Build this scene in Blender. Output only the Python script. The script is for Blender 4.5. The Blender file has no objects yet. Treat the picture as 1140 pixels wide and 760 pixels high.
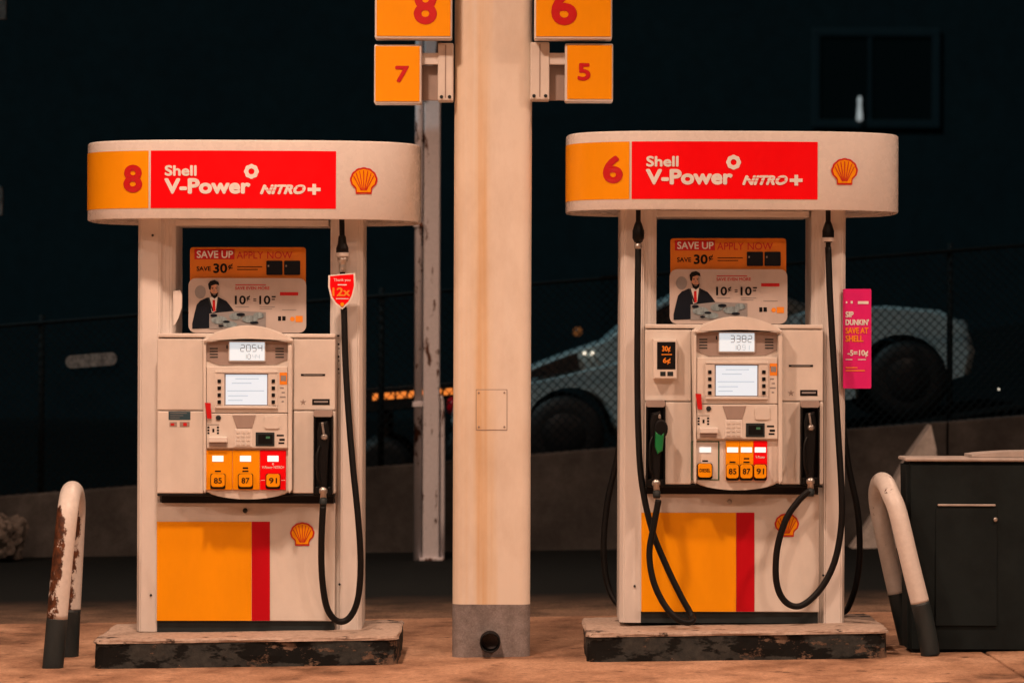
import bpy, bmesh, math, random
from mathutils import Vector, Matrix, Euler
random.seed(7)
scene = bpy.context.scene
COL = scene.collection
PI = math.pi

# ------------------------------------------------------------------ camera
F = 3290.0                                   # focal length in pixels of the 1140 px wide photograph
CAM = Vector((0.0, -14.0, 1.48))
ROT = Matrix.Rotation(math.radians(90) + math.atan(5.0 / F), 3, 'X') @ Matrix.Rotation(math.radians(0.22), 3, 'Z')
cd = bpy.data.cameras.new("camera")
cam = bpy.data.objects.new("camera", cd)
COL.objects.link(cam)
cam.location = CAM
cam.rotation_euler = ROT.to_euler()
cd.sensor_width = 36.0
cd.lens = 36.0 * F / 1140.0
cd.clip_end = 1200.0
cd.dof.use_dof = True
cd.dof.focus_distance = 14.0
cd.dof.aperture_fstop = 2.8
scene.camera = cam

# ------------------------------------------------------------------ world, moon, exposure
SUN_EL, SUN_AZ = 50.0, -55.0
world = bpy.data.worlds.new("World")
scene.world = world
world.use_nodes = True
wn = world.node_tree.nodes
wl = world.node_tree.links
sky = wn.new("ShaderNodeTexSky")
sky.sky_type = 'NISHITA'
sky.sun_disc = False
sky.sun_elevation = math.radians(SUN_EL)
sky.sun_rotation = math.radians(180 - SUN_AZ)
tint = wn.new("ShaderNodeMixRGB")
tint.blend_type = 'MULTIPLY'
tint.inputs[0].default_value = 1.0
tint.inputs[2].default_value = (0.25, 0.95, 1.0, 1)
wl.new(sky.outputs[0], tint.inputs[1])
wl.new(tint.outputs[0], wn["Background"].inputs[0])
wn["Background"].inputs[1].default_value = 0.0032
sl = bpy.data.lights.new("moon", 'SUN')
sl.energy = 0.9
sl.angle = math.radians(0.5)
sl.color = (0.62, 0.95, 1.0)
moon = bpy.data.objects.new("moon", sl)
COL.objects.link(moon)
_az = math.radians(SUN_AZ)
_d = Vector((math.sin(_az) * math.cos(math.radians(SUN_EL)), -math.cos(_az) * math.cos(math.radians(SUN_EL)), math.sin(math.radians(SUN_EL))))
moon.rotation_euler = (-_d).to_track_quat('-Z', 'Y').to_euler()
moon.location = (0, -20, 20)
scene.view_settings.view_transform = 'Standard'
scene.view_settings.look = 'None'
scene.view_settings.gamma = 1.0
scene.view_settings.exposure = 0.0
scene.render.engine = 'CYCLES'
scene.cycles.use_denoising = True
scene.cycles.max_bounces = 6
scene.cycles.sample_clamp_indirect = 4.0
LAMP_POWER = 190.0
LAMP_COLOR = (1.0, 0.645, 0.46)

# ------------------------------------------------------------------ helpers
def W(px, py, y):
    """pixel of the photograph -> world point on the plane at depth y"""
    d = ROT @ Vector(((px - 570.0) / F, -(py - 380.0) / F, -1.0))
    return CAM + d * ((y - CAM.y) / d.y)

def GZ(x):
    return 0.0175 * max(-40.0, min(40.0, x))

def WG(px, py):
    """pixel -> point on the sloping ground"""
    d = ROT @ Vector(((px - 570.0) / F, -(py - 380.0) / F, -1.0))
    t = -CAM.z / (d.z - 0.0175 * d.x)
    return CAM + d * t

def nodes_of(name):
    m = bpy.data.materials.new(name)
    m.use_nodes = True
    return m, m.node_tree.nodes, m.node_tree.links, m.node_tree.nodes["Principled BSDF"]

def noise_node(n, l, scale, detail=6, rough=0.6, stretch=None, obj=True):
    tc = n.new("ShaderNodeTexCoord")
    src = tc.outputs["Object"] if obj else tc.outputs["Generated"]
    if stretch:
        mp = n.new("ShaderNodeMapping")
        mp.inputs["Scale"].default_value = stretch
        l.new(src, mp.inputs[0])
        src = mp.outputs[0]
    t = n.new("ShaderNodeTexNoise")
    t.inputs["Scale"].default_value = scale
    t.inputs["Detail"].default_value = detail
    t.inputs["Roughness"].default_value = rough
    l.new(src, t.inputs["Vector"])
    return t.outputs["Fac"]

def ramp(n, l, fac, stops):
    r = n.new("ShaderNodeValToRGB")
    e = r.color_ramp.elements
    e[0].position, e[0].color = stops[0][0], (*stops[0][1], 1)
    e[1].position, e[1].color = stops[-1][0], (*stops[-1][1], 1)
    for p, c in stops[1:-1]:
        x = e.new(p)
        x.color = (*c, 1)
    l.new(fac, r.inputs[0])
    return r.outputs[0]

def mix(n, l, fac, a, b, mode='MIX'):
    m = n.new("ShaderNodeMixRGB")
    m.blend_type = mode
    for i, v in ((0, fac), (1, a), (2, b)):
        if isinstance(v, (int, float)):
            m.inputs[i].default_value = v
        elif isinstance(v, tuple):
            m.inputs[i].default_value = (*v, 1)
        else:
            l.new(v, m.inputs[i])
    return m.outputs[0]

def bump(n, l, b, h, strength, dist=0.01):
    bn = n.new("ShaderNodeBump")
    bn.inputs["Strength"].default_value = strength
    bn.inputs["Distance"].default_value = dist
    l.new(h, bn.inputs["Height"])
    l.new(bn.outputs[0], b.inputs["Normal"])

def flat(name, color, rough=0.45, metal=0.0, dirt=0.12, scale=9.0, bmp=0.04, spec=0.5, stretch=(1, 1, 0.35)):
    m, n, l, b = nodes_of(name)
    c2 = tuple(max(0, v * (1 - 2.2 * dirt)) for v in color)
    f = noise_node(n, l, scale, 7, 0.65, stretch)
    l.new(ramp(n, l, f, [(0.30, c2), (0.62, color)]), b.inputs["Base Color"])
    f2 = noise_node(n, l, scale * 7, 4, 0.6)
    rr = n.new("ShaderNodeMapRange")
    rr.inputs[3].default_value = max(0.05, rough - 0.1)
    rr.inputs[4].default_value = min(1, rough + 0.15)
    l.new(f2, rr.inputs[0])
    l.new(rr.outputs[0], b.inputs["Roughness"])
    b.inputs["Metallic"].default_value = metal
    b.inputs["Specular IOR Level"].default_value = spec
    if bmp:
        bump(n, l, b, f2, bmp, 0.004)
    return m

def glow(name, color, strength, base=(0.5, 0.5, 0.5)):
    m, n, l, b = nodes_of(name)
    b.inputs["Base Color"].default_value = (*base, 1)
    b.inputs["Emission Color"].default_value = (*color, 1)
    b.inputs["Emission Strength"].default_value = strength
    b.inputs["Roughness"].default_value = 0.3
    return m

def worn_white(name, rust_mask_scale, rust_lo, rust_hi, base=(0.74, 0.72, 0.70), stretch=(1, 1, 0.3), gen=None, dark_below=None):
    """white paint with flaking rust patches, optionally painted dark below a height"""
    m, n, l, b = nodes_of(name)
    f1 = noise_node(n, l, rust_mask_scale, 9, 0.7, stretch)
    f2 = noise_node(n, l, 40, 5, 0.6)
    white = ramp(n, l, f2, [(0.3, tuple(v * 0.88 for v in base)), (0.65, base)])
    rust = ramp(n, l, f2, [(0.35, (0.035, 0.014, 0.008)), (0.65, (0.16, 0.055, 0.02))])
    msk = ramp(n, l, f1, [(rust_lo, (0, 0, 0)), (rust_hi, (1, 1, 1))])
    if gen:
        # rust gathers on one side of the object: a real stain with a shape of its own
        tc = n.new("ShaderNodeTexCoord")
        sp = n.new("ShaderNodeSeparateXYZ")
        l.new(tc.outputs["Object"], sp.inputs[0])
        mr = n.new("ShaderNodeMapRange")
        mr.inputs[1].default_value, mr.inputs[2].default_value = gen
        mu = n.new("ShaderNodeMath"); mu.operation = 'MULTIPLY_ADD'
        l.new(sp.outputs[2], mu.inputs[0]); mu.inputs[1].default_value = -0.098; l.new(sp.outputs[0], mu.inputs[2])
        l.new(mu.outputs[0], mr.inputs[0])
        mz = n.new("ShaderNodeMapRange")
        mz.inputs[1].default_value, mz.inputs[2].default_value = 0.86, 0.62
        l.new(sp.outputs[2], mz.inputs[0])
        msk = mix(n, l, 1.0, msk, mz.outputs[0], 'MULTIPLY')
        msk = mix(n, l, 1.0, msk, mr.outputs[0], 'MULTIPLY')
        msk = ramp(n, l, msk, [(0.22, (0, 0, 0)), (0.27, (1, 1, 1))])
    col = mix(n, l, msk, white, rust)
    if dark_below:
        pass
    l.new(col, b.inputs["Base Color"])
    b.inputs["Roughness"].default_value = 0.42
    bump(n, l, b, msk, 0.35, 0.004)
    return m

def concrete(name, c1, c2, c3, scale=1.2, rough=0.85, bmp=0.35, stretch=None, spec=0.3):
    m, n, l, b = nodes_of(name)
    big = noise_node(n, l, scale, 8, 0.62, stretch)
    mid = noise_node(n, l, scale * 7, 8, 0.7, stretch)
    fine = noise_node(n, l, 160, 4, 0.7)
    col = ramp(n, l, big, [(0.32, c1), (0.5, c2), (0.68, c3)])
    d = ramp(n, l, mid, [(0.3, (0.55, 0.52, 0.5)), (0.6, (1, 1, 1))])
    col = mix(n, l, 0.8, col, d, 'MULTIPLY')
    g = ramp(n, l, fine, [(0.3, (0.62, 0.62, 0.62)), (0.7, (1.2, 1.2, 1.2))])
    col = mix(n, l, 0.75, col, g, 'MULTIPLY')
    oi = n.new("ShaderNodeObjectInfo")
    rnd = ramp(n, l, oi.outputs["Random"], [(0.0, (0.82, 0.82, 0.82)), (1.0, (1.08, 1.08, 1.08))])
    col = mix(n, l, 1.0, col, rnd, 'MULTIPLY')
    l.new(col, b.inputs["Base Color"])
    b.inputs["Roughness"].default_value = rough
    b.inputs["Specular IOR Level"].default_value = spec
    h = mix(n, l, 0.5, mid, fine)
    bump(n, l, b, h, bmp, 0.012)
    return m

def forecourt(name):
    """stained, gritty apron concrete"""
    m, n, l, b = nodes_of(name)
    big = noise_node(n, l, 1.5, 7, 0.6, (1.0, 0.8, 1))
    streak = noise_node(n, l, 4.2, 10, 0.72, (1.1, 0.8, 1))
    spots = noise_node(n, l, 7.5, 6, 0.6)
    grit = noise_node(n, l, 55, 6, 0.8)
    fine = noise_node(n, l, 260, 3, 0.7)
    col = ramp(n, l, big, [(0.34, (0.15, 0.082, 0.048)), (0.44, (0.42, 0.245, 0.155)), (0.54, (0.56, 0.345, 0.225)), (0.68, (0.70, 0.455, 0.315))])
    col = mix(n, l, 0.75, col, ramp(n, l, streak, [(0.30, (0.40, 0.33, 0.29)), (0.50, (0.90, 0.86, 0.83)), (0.66, (1.1, 1.1, 1.1))]), 'MULTIPLY')
    col = mix(n, l, 0.9, col, ramp(n, l, spots, [(0.30, (0.20, 0.18, 0.17)), (0.36, (0.82, 0.80, 0.80)), (0.45, (1, 1, 1))]), 'MULTIPLY')
    col = mix(n, l, 0.9, col, ramp(n, l, grit, [(0.32, (0.55, 0.50, 0.47)), (0.50, (0.97, 0.97, 0.97)), (0.68, (1.25, 1.22, 1.2))]), 'MULTIPLY')
    l.new(col, b.inputs["Base Color"])
    b.inputs["Roughness"].default_value = 0.85
    b.inputs["Specular IOR Level"].default_value = 0.3
    bump(n, l, b, mix(n, l, 0.4, grit, fine), 0.8, 0.012)
    return m

def fading_asphalt(name, y_edge, y_end):
    """asphalt with concrete dust and grit trodden in along the apron's edge"""
    m, n, l, b = nodes_of(name)
    f = noise_node(n, l, 2.2, 9, 0.7)
    g = noise_node(n, l, 60, 6, 0.75)
    tc = n.new("ShaderNodeTexCoord")
    sp = n.new("ShaderNodeSeparateXYZ")
    l.new(tc.outputs["Object"], sp.inputs[0])
    mr = n.new("ShaderNodeMapRange")
    mr.inputs[1].default_value, mr.inputs[2].default_value = y_end, y_edge
    l.new(sp.outputs[1], mr.inputs[0])
    k = n.new("ShaderNodeMath"); k.operation = 'MULTIPLY'
    l.new(mr.outputs[0], k.inputs[0])
    l.new(ramp(n, l, f, [(0.25, (0.35, 0.35, 0.35)), (0.65, (1.5, 1.5, 1.5))]), k.inputs[1])
    k2 = n.new("ShaderNodeMath"); k2.operation = 'POWER'; k2.use_clamp = True
    l.new(k.outputs[0], k2.inputs[0]); k2.inputs[1].default_value = 1.6
    asp = ramp(n, l, g, [(0.3, (0.004, 0.006, 0.0065)), (0.7, (0.010, 0.013, 0.014))])
    edge_tone = ramp(n, l, g, [(0.3, (0.10, 0.065, 0.045)), (0.7, (0.34, 0.23, 0.165))])
    l.new(mix(n, l, k2.outputs[0], asp, edge_tone), b.inputs["Base Color"])
    b.inputs["Roughness"].default_value = 0.92
    b.inputs["Specular IOR Level"].default_value = 0.1
    bump(n, l, b, g, 0.6, 0.01)
    return m

def chipped(name):
    """dark painted kerb face with flaked pale patches"""
    m, n, l, b = nodes_of(name)
    f1 = noise_node(n, l, 5.0, 10, 0.72, (0.8, 1, 1.5))
    f2 = noise_node(n, l, 30, 6, 0.65)
    dark = ramp(n, l, f2, [(0.3, (0.022, 0.027, 0.028)), (0.7, (0.060, 0.064, 0.062))])
    f3 = noise_node(n, l, 7.0, 7, 0.6, (0.5, 1, 1.2))
    dark = mix(n, l, ramp(n, l, f3, [(0.50, (0, 0, 0)), (0.53, (1, 1, 1))]), dark, (0.006, 0.007, 0.007))
    pale = ramp(n, l, f2, [(0.3, (0.09, 0.06, 0.045)), (0.7, (0.24, 0.165, 0.12))])
    msk = ramp(n, l, f1, [(0.555, (0, 0, 0)), (0.58, (1, 1, 1))])
    l.new(mix(n, l, msk, dark, pale), b.inputs["Base Color"])
    b.inputs["Roughness"].default_value = 0.8
    b.inputs["Specular IOR Level"].default_value = 0.2
    bump(n, l, b, mix(n, l, 0.5, msk, f2), 0.6, 0.010)
    return m

def chipped_top(name):
    m, n, l, b = nodes_of(name)
    f1 = noise_node(n, l, 6.0, 10, 0.7, (0.7, 1, 1))
    f2 = noise_node(n, l, 40, 6, 0.65)
    dark = ramp(n, l, f2, [(0.3, (0.03, 0.025, 0.022)), (0.7, (0.09, 0.065, 0.05))])
    pale = ramp(n, l, f2, [(0.3, (0.32, 0.24, 0.19)), (0.7, (0.56, 0.45, 0.38))])
    msk = ramp(n, l, f1, [(0.40, (0, 0, 0)), (0.43, (1, 1, 1))])
    l.new(mix(n, l, msk, dark, pale), b.inputs["Base Color"])
    b.inputs["Roughness"].default_value = 0.75
    bump(n, l, b, mix(n, l, 0.5, msk, f2), 0.6, 0.008)
    return m

M = {}
M['paint'] = flat('off_white_painted_steel', (0.80, 0.77, 0.74), 0.38, dirt=0.06, scale=4.5, stretch=(1, 1, 0.4))
M['panel'] = flat('cream_plastic_panel', (0.76, 0.72, 0.67), 0.5, dirt=0.065, scale=5, stretch=(1, 1, 0.6))
M['panel2'] = flat('grey_cream_plastic', (0.62, 0.58, 0.54), 0.5, dirt=0.06, scale=6)
M['header'] = flat('white_header_plastic', (0.84, 0.82, 0.80), 0.25, dirt=0.04, scale=3, bmp=0.0, stretch=(1, 1, 0.4))
M['yellow'] = flat('yellow_panel_vinyl', (0.97, 0.37, 0.002), 0.35, dirt=0.04, scale=4, bmp=0.02, spec=0.2)
M['red'] = flat('red_panel_vinyl', (0.95, 0.002, 0.006), 0.35, dirt=0.03, scale=4, bmp=0.02, spec=0.15)
M['deepred'] = flat('deep_red_vinyl', (0.55, 0.003, 0.012), 0.35, dirt=0.04, scale=4, bmp=0.02, spec=0.2)
M['whiteprint'] = flat('white_print', (0.85, 0.84, 0.82), 0.4, dirt=0.03, bmp=0)
M['redprint'] = flat('red_print', (0.60, 0.004, 0.006), 0.4, dirt=0.03, bmp=0)
M['blackprint'] = flat('black_print', (0.006, 0.006, 0.007), 0.4, dirt=0.0, bmp=0, spec=0.2)
M['greyprint'] = flat('grey_print', (0.30, 0.29, 0.29), 0.5, dirt=0.05, bmp=0)
M['bluegrey'] = flat('blue_grey_print', (0.30, 0.40, 0.44), 0.5, dirt=0.3, scale=60, bmp=0)
M['teallabel'] = flat('dark_teal_label', (0.02, 0.07, 0.10), 0.5, dirt=0.1, bmp=0)
M['skin'] = flat('printed_skin_tone', (0.62, 0.32, 0.2), 0.5, dirt=0.08, scale=60, bmp=0)
M['navy'] = flat('navy_print', (0.004, 0.008, 0.016), 0.5, dirt=0.1, bmp=0, spec=0.2)
M['orangeprint'] = flat('orange_print', (0.95, 0.30, 0.02), 0.4, dirt=0.03, bmp=0)
M['card'] = flat('poster_card', (0.58, 0.50, 0.46), 0.35, dirt=0.05, bmp=0.01)
M['topper'] = flat('orange_poster_card', (0.80, 0.24, 0.01), 0.35, dirt=0.05, bmp=0.01)
M['magenta'] = flat('magenta_card', (0.78, 0.012, 0.20), 0.35, dirt=0.05, bmp=0.01)
M['rubber'] = flat('black_rubber', (0.005, 0.006, 0.007), 0.5, dirt=0.2, scale=30, bmp=0.1, spec=0.25)
M['black'] = flat('black_plastic', (0.004, 0.005, 0.006), 0.4, dirt=0.15, scale=14, bmp=0.05, spec=0.25)
M['dark'] = flat('dark_grey_plastic', (0.020, 0.030, 0.034), 0.5, dirt=0.15, scale=10, bmp=0.08, spec=0.3)
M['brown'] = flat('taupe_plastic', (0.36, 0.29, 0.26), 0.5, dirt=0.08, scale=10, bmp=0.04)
M['steel'] = flat('brushed_steel', (0.55, 0.54, 0.52), 0.35, 0.9, dirt=0.1, scale=30)
M['green'] = flat('green_grip_plastic', (0.006, 0.22, 0.06), 0.3, dirt=0.1, scale=20)
M['greenline'] = flat('dark_green_line', (0.01, 0.09, 0.04), 0.4, dirt=0.0, bmp=0)
M['lcd'] = glow('lcd_backlight', (0.80, 0.93, 1.0), 0.62, (0.45, 0.5, 0.5))
M['screen'] = glow('touch_screen_light', (0.80, 0.92, 1.0), 0.72, (0.3, 0.3, 0.3))
M['screenline'] = glow('screen_text', (0.55, 0.70, 0.78), 0.62, (0.2, 0.2, 0.2))
M['pricelit'] = glow('price_display_light', (1.0, 0.93, 0.88), 0.85, (0.5, 0.5, 0.5))
M['greenlit'] = glow('green_slot_light', (0.10, 0.6, 0.25), 0.10, (0.05, 0.12, 0.07))
M['amber'] = glow('amber_strip_glow', (1.0, 0.25, 0.04), 0.9, (0.5, 0.15, 0.02))
M['lamplens'] = glow('lamp_lens', LAMP_COLOR, 6.0, (0.8, 0.8, 0.8))
M['paleglint'] = glow('pale_glint_glow', (1.0, 0.85, 0.65), 1.2)  # glow standing for reflected light on car trim and a reflector
M['farorange'] = glow('far_orange_glow', (1.0, 0.35, 0.1), 0.10, (0.01, 0.005, 0.002))
M['winreflection'] = glow('window_reflection_glow', (0.75, 0.8, 0.8), 0.40)
M['ground'] = concrete('asphalt', (0.003, 0.005, 0.0055), (0.005, 0.0075, 0.008), (0.008, 0.010, 0.011), 0.8, 0.95, 0.5, spec=0.08)
M['slab'] = forecourt('oil_stained_concrete')
M['plinth'] = chipped('flaking_dark_kerb_paint')
M['plinthtop'] = chipped_top('worn_plinth_top')
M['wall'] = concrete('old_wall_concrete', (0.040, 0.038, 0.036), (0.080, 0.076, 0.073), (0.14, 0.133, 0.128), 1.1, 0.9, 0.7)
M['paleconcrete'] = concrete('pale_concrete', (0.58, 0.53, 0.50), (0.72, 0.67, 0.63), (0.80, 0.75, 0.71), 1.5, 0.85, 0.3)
M['blockconcrete'] = concrete('dirty_block_concrete', (0.04, 0.035, 0.03), (0.14, 0.12, 0.105), (0.30, 0.26, 0.23), 6.0, 0.85, 0.6)
M['columngrey'] = concrete('grey_base_paint', (0.21, 0.19, 0.19), (0.29, 0.265, 0.265), (0.36, 0.33, 0.33), 2.2, 0.8, 0.35)
M['bin'] = flat('dark_bin_plastic', (0.012, 0.019, 0.021), 0.65, dirt=0.2, scale=5, bmp=0.15, spec=0.12, stretch=(1, 1, 1))
M['binrimlit'] = flat('lit_bin_rim', (0.50, 0.45, 0.42), 0.55, dirt=0.15, scale=8, bmp=0.1)  # pale tone paints overhead light onto rim, lid and flap edge
M['hoopdark'] = flat('dark_grey_hoop_paint', (0.018, 0.030, 0.034), 0.5, dirt=0.25, scale=12, bmp=0.15)
M['galv'] = flat('dull_dark_fence_steel', (0.006, 0.010, 0.012), 0.7, 0.0, spec=0.1, dirt=0.15, scale=20)
M['carbody'] = flat('pale_grey_car_paint', (0.22, 0.29, 0.31), 0.35, 0.0, dirt=0.03, bmp=0)
M['cardark'] = flat('dark_car_paint', (0.02, 0.035, 0.038), 0.3, 0.2, dirt=0.03, bmp=0)
M['glass'] = flat('dark_car_glass', (0.006, 0.008, 0.009), 0.08, dirt=0.0, bmp=0)
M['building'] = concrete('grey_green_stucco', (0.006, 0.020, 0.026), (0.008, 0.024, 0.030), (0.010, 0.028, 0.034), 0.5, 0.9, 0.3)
M['winframe'] = flat('window_frame_paint', (0.012, 0.026, 0.033), 0.5, dirt=0.1)
M['plate'] = flat('weathered_sign_plate', (0.20, 0.19, 0.18), 0.6, dirt=0.43, scale=34, stretch=(1, 1, 0.6))
M['soffit'] = flat('canopy_soffit_white', (0.55, 0.54, 0.52), 0.6, dirt=0.05)

def column_paint():
    m, n, l, b = nodes_of('column_cream_paint')
    f = noise_node(n, l, 1.0, 5, 0.55, (6.5, 6.5, 0.10))
    f2 = noise_node(n, l, 2.0, 8, 0.68, (1.6, 1.6, 0.7))
    col = ramp(n, l, f, [(0.33, (0.74, 0.52, 0.30)), (0.42, (0.79, 0.67, 0.52)), (0.50, (0.81, 0.74, 0.65)), (0.7, (0.82, 0.77, 0.70))])
    col = mix(n, l, 0.5, col, ramp(n, l, f2, [(0.33, (0.72, 0.66, 0.60)), (0.55, (1, 1, 1))]), 'MULTIPLY')
    l.new(col, b.inputs["Base Color"])
    b.inputs["Roughness"].default_value = 0.5
    bump(n, l, b, f2, 0.06, 0.005)
    return m
M['column'] = column_paint()
M['rearpole'] = worn_white('peeling_pole_paint', 7.0, 0.555, 0.58, (0.74, 0.72, 0.76), (1, 1, 0.35))

class MB:
    """collects shapes in world coordinates; build() makes one mesh object"""
    def __init__(self):
        self.bm = bmesh.new()
    def box(self, x0, x1, y0, y1, z0, z1, bev=0.0, seg=2):
        vs = [self.bm.verts.new((x, y, z)) for z in (z0, z1) for y in (y0, y1) for x in (x0, x1)]
        f = [(0, 2, 3, 1), (4, 5, 7, 6), (0, 1, 5, 4), (2, 6, 7, 3), (0, 4, 6, 2), (1, 3, 7, 5)]
        fs = [self.bm.faces.new([vs[i] for i in q]) for q in f]
        if bev > 0:
            es = list({e for q in fs for e in q.edges})
            bmesh.ops.bevel(self.bm, geom=es, offset=bev, segments=seg, affect='EDGES', profile=0.5)
        return self
    def pbox(self, mp, r, ya, yb, bev=0.0, seg=2):
        a = mp(r[0], r[1], ya)
        c = mp(r[2], r[3], ya)
        self.box(min(a.x, c.x), max(a.x, c.x), ya, yb, min(a.z, c.z), max(a.z, c.z), bev, seg)
        return self
    def prism(self, pts, y0, y1, bev=0.0, seg=2):
        """pts: world (x, z) outline; extruded from y0 (front) to y1"""
        area = sum(pts[i][0] * pts[(i + 1) % len(pts)][1] - pts[(i + 1) % len(pts)][0] * pts[i][1] for i in range(len(pts)))
        if area < 0:
            pts = pts[::-1]
        a = [self.bm.verts.new((x, y0, z)) for x, z in pts]
        b = [self.bm.verts.new((x, y1, z)) for x, z in pts]
        fr = self.bm.faces.new(a)
        self.bm.faces.new(b[::-1])
        n = len(pts)
        for i in range(n):
            self.bm.faces.new((a[i], b[i], b[(i + 1) % n], a[(i + 1) % n]))
        if bev > 0:
            bmesh.ops.bevel(self.bm, geom=list(fr.edges), offset=bev, segments=seg, affect='EDGES', profile=0.5)
        return self
    def pprism(self, mp, pts, y0, y1, bev=0.0, seg=2):
        w = [mp(x, y, y0) for x, y in pts]
        return self.prism([(v.x, v.z) for v in w], y0, y1, bev, seg)
    def ppoly(self, mp, pts, y):
        """flat print on a plane"""
        w = [mp(px, py, y) for px, py in pts]
        f = self.bm.faces.new([self.bm.verts.new(v) for v in w])
        f.normal_update()
        if f.normal.y > 0:
            f.normal_flip()
        return self
    def prect(self, mp, r, y):
        return self.ppoly(mp, [(r[0], r[1]), (r[2], r[1]), (r[2], r[3]), (r[0], r[3])], y)
    def tube(self, pts, r, seg=10, smooth=5, cap=True):
        P = [Vector(p) for p in pts]
        if smooth > 1 and len(P) > 2:
            out = []
            for i in range(len(P) - 1):
                p0 = P[max(i - 1, 0)]; p1 = P[i]; p2 = P[i + 1]; p3 = P[min(i + 2, len(P) - 1)]
                for k in range(smooth):
                    t = k / smooth
                    out.append(0.5 * ((2 * p1) + (p2 - p0) * t + (2 * p0 - 5 * p1 + 4 * p2 - p3) * t * t + (3 * p1 - p0 - 3 * p2 + p3) * t ** 3))
            out.append(P[-1])
            P = out
        n = len(P)
        rad = r if callable(r) else (lambda t: r)
        ref = None
        rings = []
        for i, p in enumerate(P):
            t = (P[min(i + 1, n - 1)] - P[max(i - 1, 0)]).normalized()
            if ref is None:
                ref = t.orthogonal().normalized()
            ref = (ref - t * ref.dot(t)).normalized()
            bi = t.cross(ref)
            rr = rad(i / (n - 1))
            rings.append([self.bm.verts.new(p + (ref * math.cos(a) + bi * math.sin(a)) * rr) for a in (2 * PI * k / seg for k in range(seg))])
        for a, b in zip(rings, rings[1:]):
            for k in range(seg):
                f = self.bm.faces.new((a[k], a[(k + 1) % seg], b[(k + 1) % seg], b[k]))
                f.smooth = True
        if cap:
            self.bm.faces.new(rings[0][::-1])
            self.bm.faces.new(rings[-1])
        return self
    def lathe(self, a, b, prof, seg=16):
        """prof: list of (t along a->b, radius)"""
        a = Vector(a); b = Vector(b)
        t = (b - a).normalized()
        u = t.orthogonal().normalized(); v = t.cross(u)
        rings = []
        for s, r in prof:
            c = a + (b - a) * s
            rings.append([self.bm.verts.new(c + (u * math.cos(2 * PI * k / seg) + v * math.sin(2 * PI * k / seg)) * max(r, 1e-4)) for k in range(seg)])
        for p, q in zip(rings, rings[1:]):
            for k in range(seg):
                f = self.bm.faces.new((p[k], p[(k + 1) % seg], q[(k + 1) % seg], q[k]))
                f.smooth = True
        self.bm.faces.new(rings[0][::-1])
        self.bm.faces.new(rings[-1])
        return self
    def build(self, name, mat, parent=None, smooth=False, kind=None, label=None):
        root = parent
        while root is not None and root.parent is not None:
            root = root.parent
        o0 = Vector(root.location) if root is not None else Vector((0, 0, 0))
        me = bpy.data.meshes.new(name)
        if parent is not None:
            bmesh.ops.translate(self.bm, verts=self.bm.verts, vec=-o0)
        self.bm.normal_update()
        self.bm.to_mesh(me)
        self.bm.free()
        me.materials.append(mat)
        if smooth:
            for p in me.polygons:
                p.use_smooth = True
        o = bpy.data.objects.new(name, me)
        COL.objects.link(o)
        if parent is not None:
            o.parent = parent
        if kind is None and ('print' in name or name in ('lettering', 'digit', 'screen_text', 'small_lettering', 'emblem_rib')):
            kind = 'stuff'
        if kind:
            o['kind'] = kind
        if label:
            o['label'] = label
        return o

def thing(name, loc, label, cat, group=None):
    e = bpy.data.objects.new(name, None)
    e.empty_display_size = 0.1
    COL.objects.link(e)
    e.location = loc
    e['label'] = label
    e['category'] = cat
    if group:
        e['group'] = group
    return e

def tag(o, label, cat, group=None):
    o['label'] = label
    o['category'] = cat
    if group:
        o['group'] = group
    return o

_fonts = {}
def text_mesh(body, bold):
    """outline-filled text as vertices scaled to the unit square and its polygons"""
    key = (body, bold)
    if key in _fonts:
        return _fonts[key]
    cu = bpy.data.curves.new("text_tmp", 'FONT')
    cu.body = body
    cu.size = 1.0
    cu.offset = bold
    cu.resolution_u = 4
    cu.fill_mode = 'FRONT'
    o = bpy.data.objects.new("text_tmp", cu)
    COL.objects.link(o)
    dg = bpy.context.evaluated_depsgraph_get()
    dg.update()
    me = bpy.data.meshes.new_from_object(o.evaluated_get(dg))
    vs = [v.co.copy() for v in me.vertices]
    fs = [tuple(p.vertices) for p in me.polygons]
    x0 = min(v.x for v in vs); x1 = max(v.x for v in vs); y0 = min(v.y for v in vs); y1 = max(v.y for v in vs)
    r = ([((v.x - x0) / (x1 - x0), (v.y - y0) / (y1 - y0)) for v in vs], fs)
    bpy.data.objects.remove(o)
    bpy.data.meshes.remove(me)
    bpy.data.curves.remove(cu)
    _fonts[key] = r
    return r

def put_text(mb, mp, body, rect, y, bold=0.02, shear=0.0):
    """rect (x0, y0, x1, y1) in pixels; mp maps (px, py, y) to the world; bold swells the strokes"""
    vs, fs = text_mesh(body, 0.0)
    x0, y0, x1, y1 = rect
    d = bold * (y1 - y0)
    x0 += d; x1 -= d; y0 += d; y1 -= d
    n = 1 if bold <= 0 else (8 if y1 - y0 > 6 else 4)
    sgn = 1 if mp.__name__ == 'hm' else -1
    for k in range(n):
        ox = d * math.cos(2 * PI * k / n) if n > 1 else 0
        oy = d * math.sin(2 * PI * k / n) if n > 1 else 0
        vv = []
        for u, v in vs:
            px = x0 + (x1 - x0) * (u * (1 - shear) + v * shear) + ox
            py = y1 + (y0 - y1) * v + oy
            vv.append(mb.bm.verts.new(mp(px, py, y + sgn * 0.00012 * k)))
        for f in fs:
            try:
                q = mb.bm.faces.new([vv[i] for i in f])
            except ValueError:
                continue
            q.normal_update()
            if q.normal.y > 0:
                q.normal_flip()
    return mb

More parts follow.
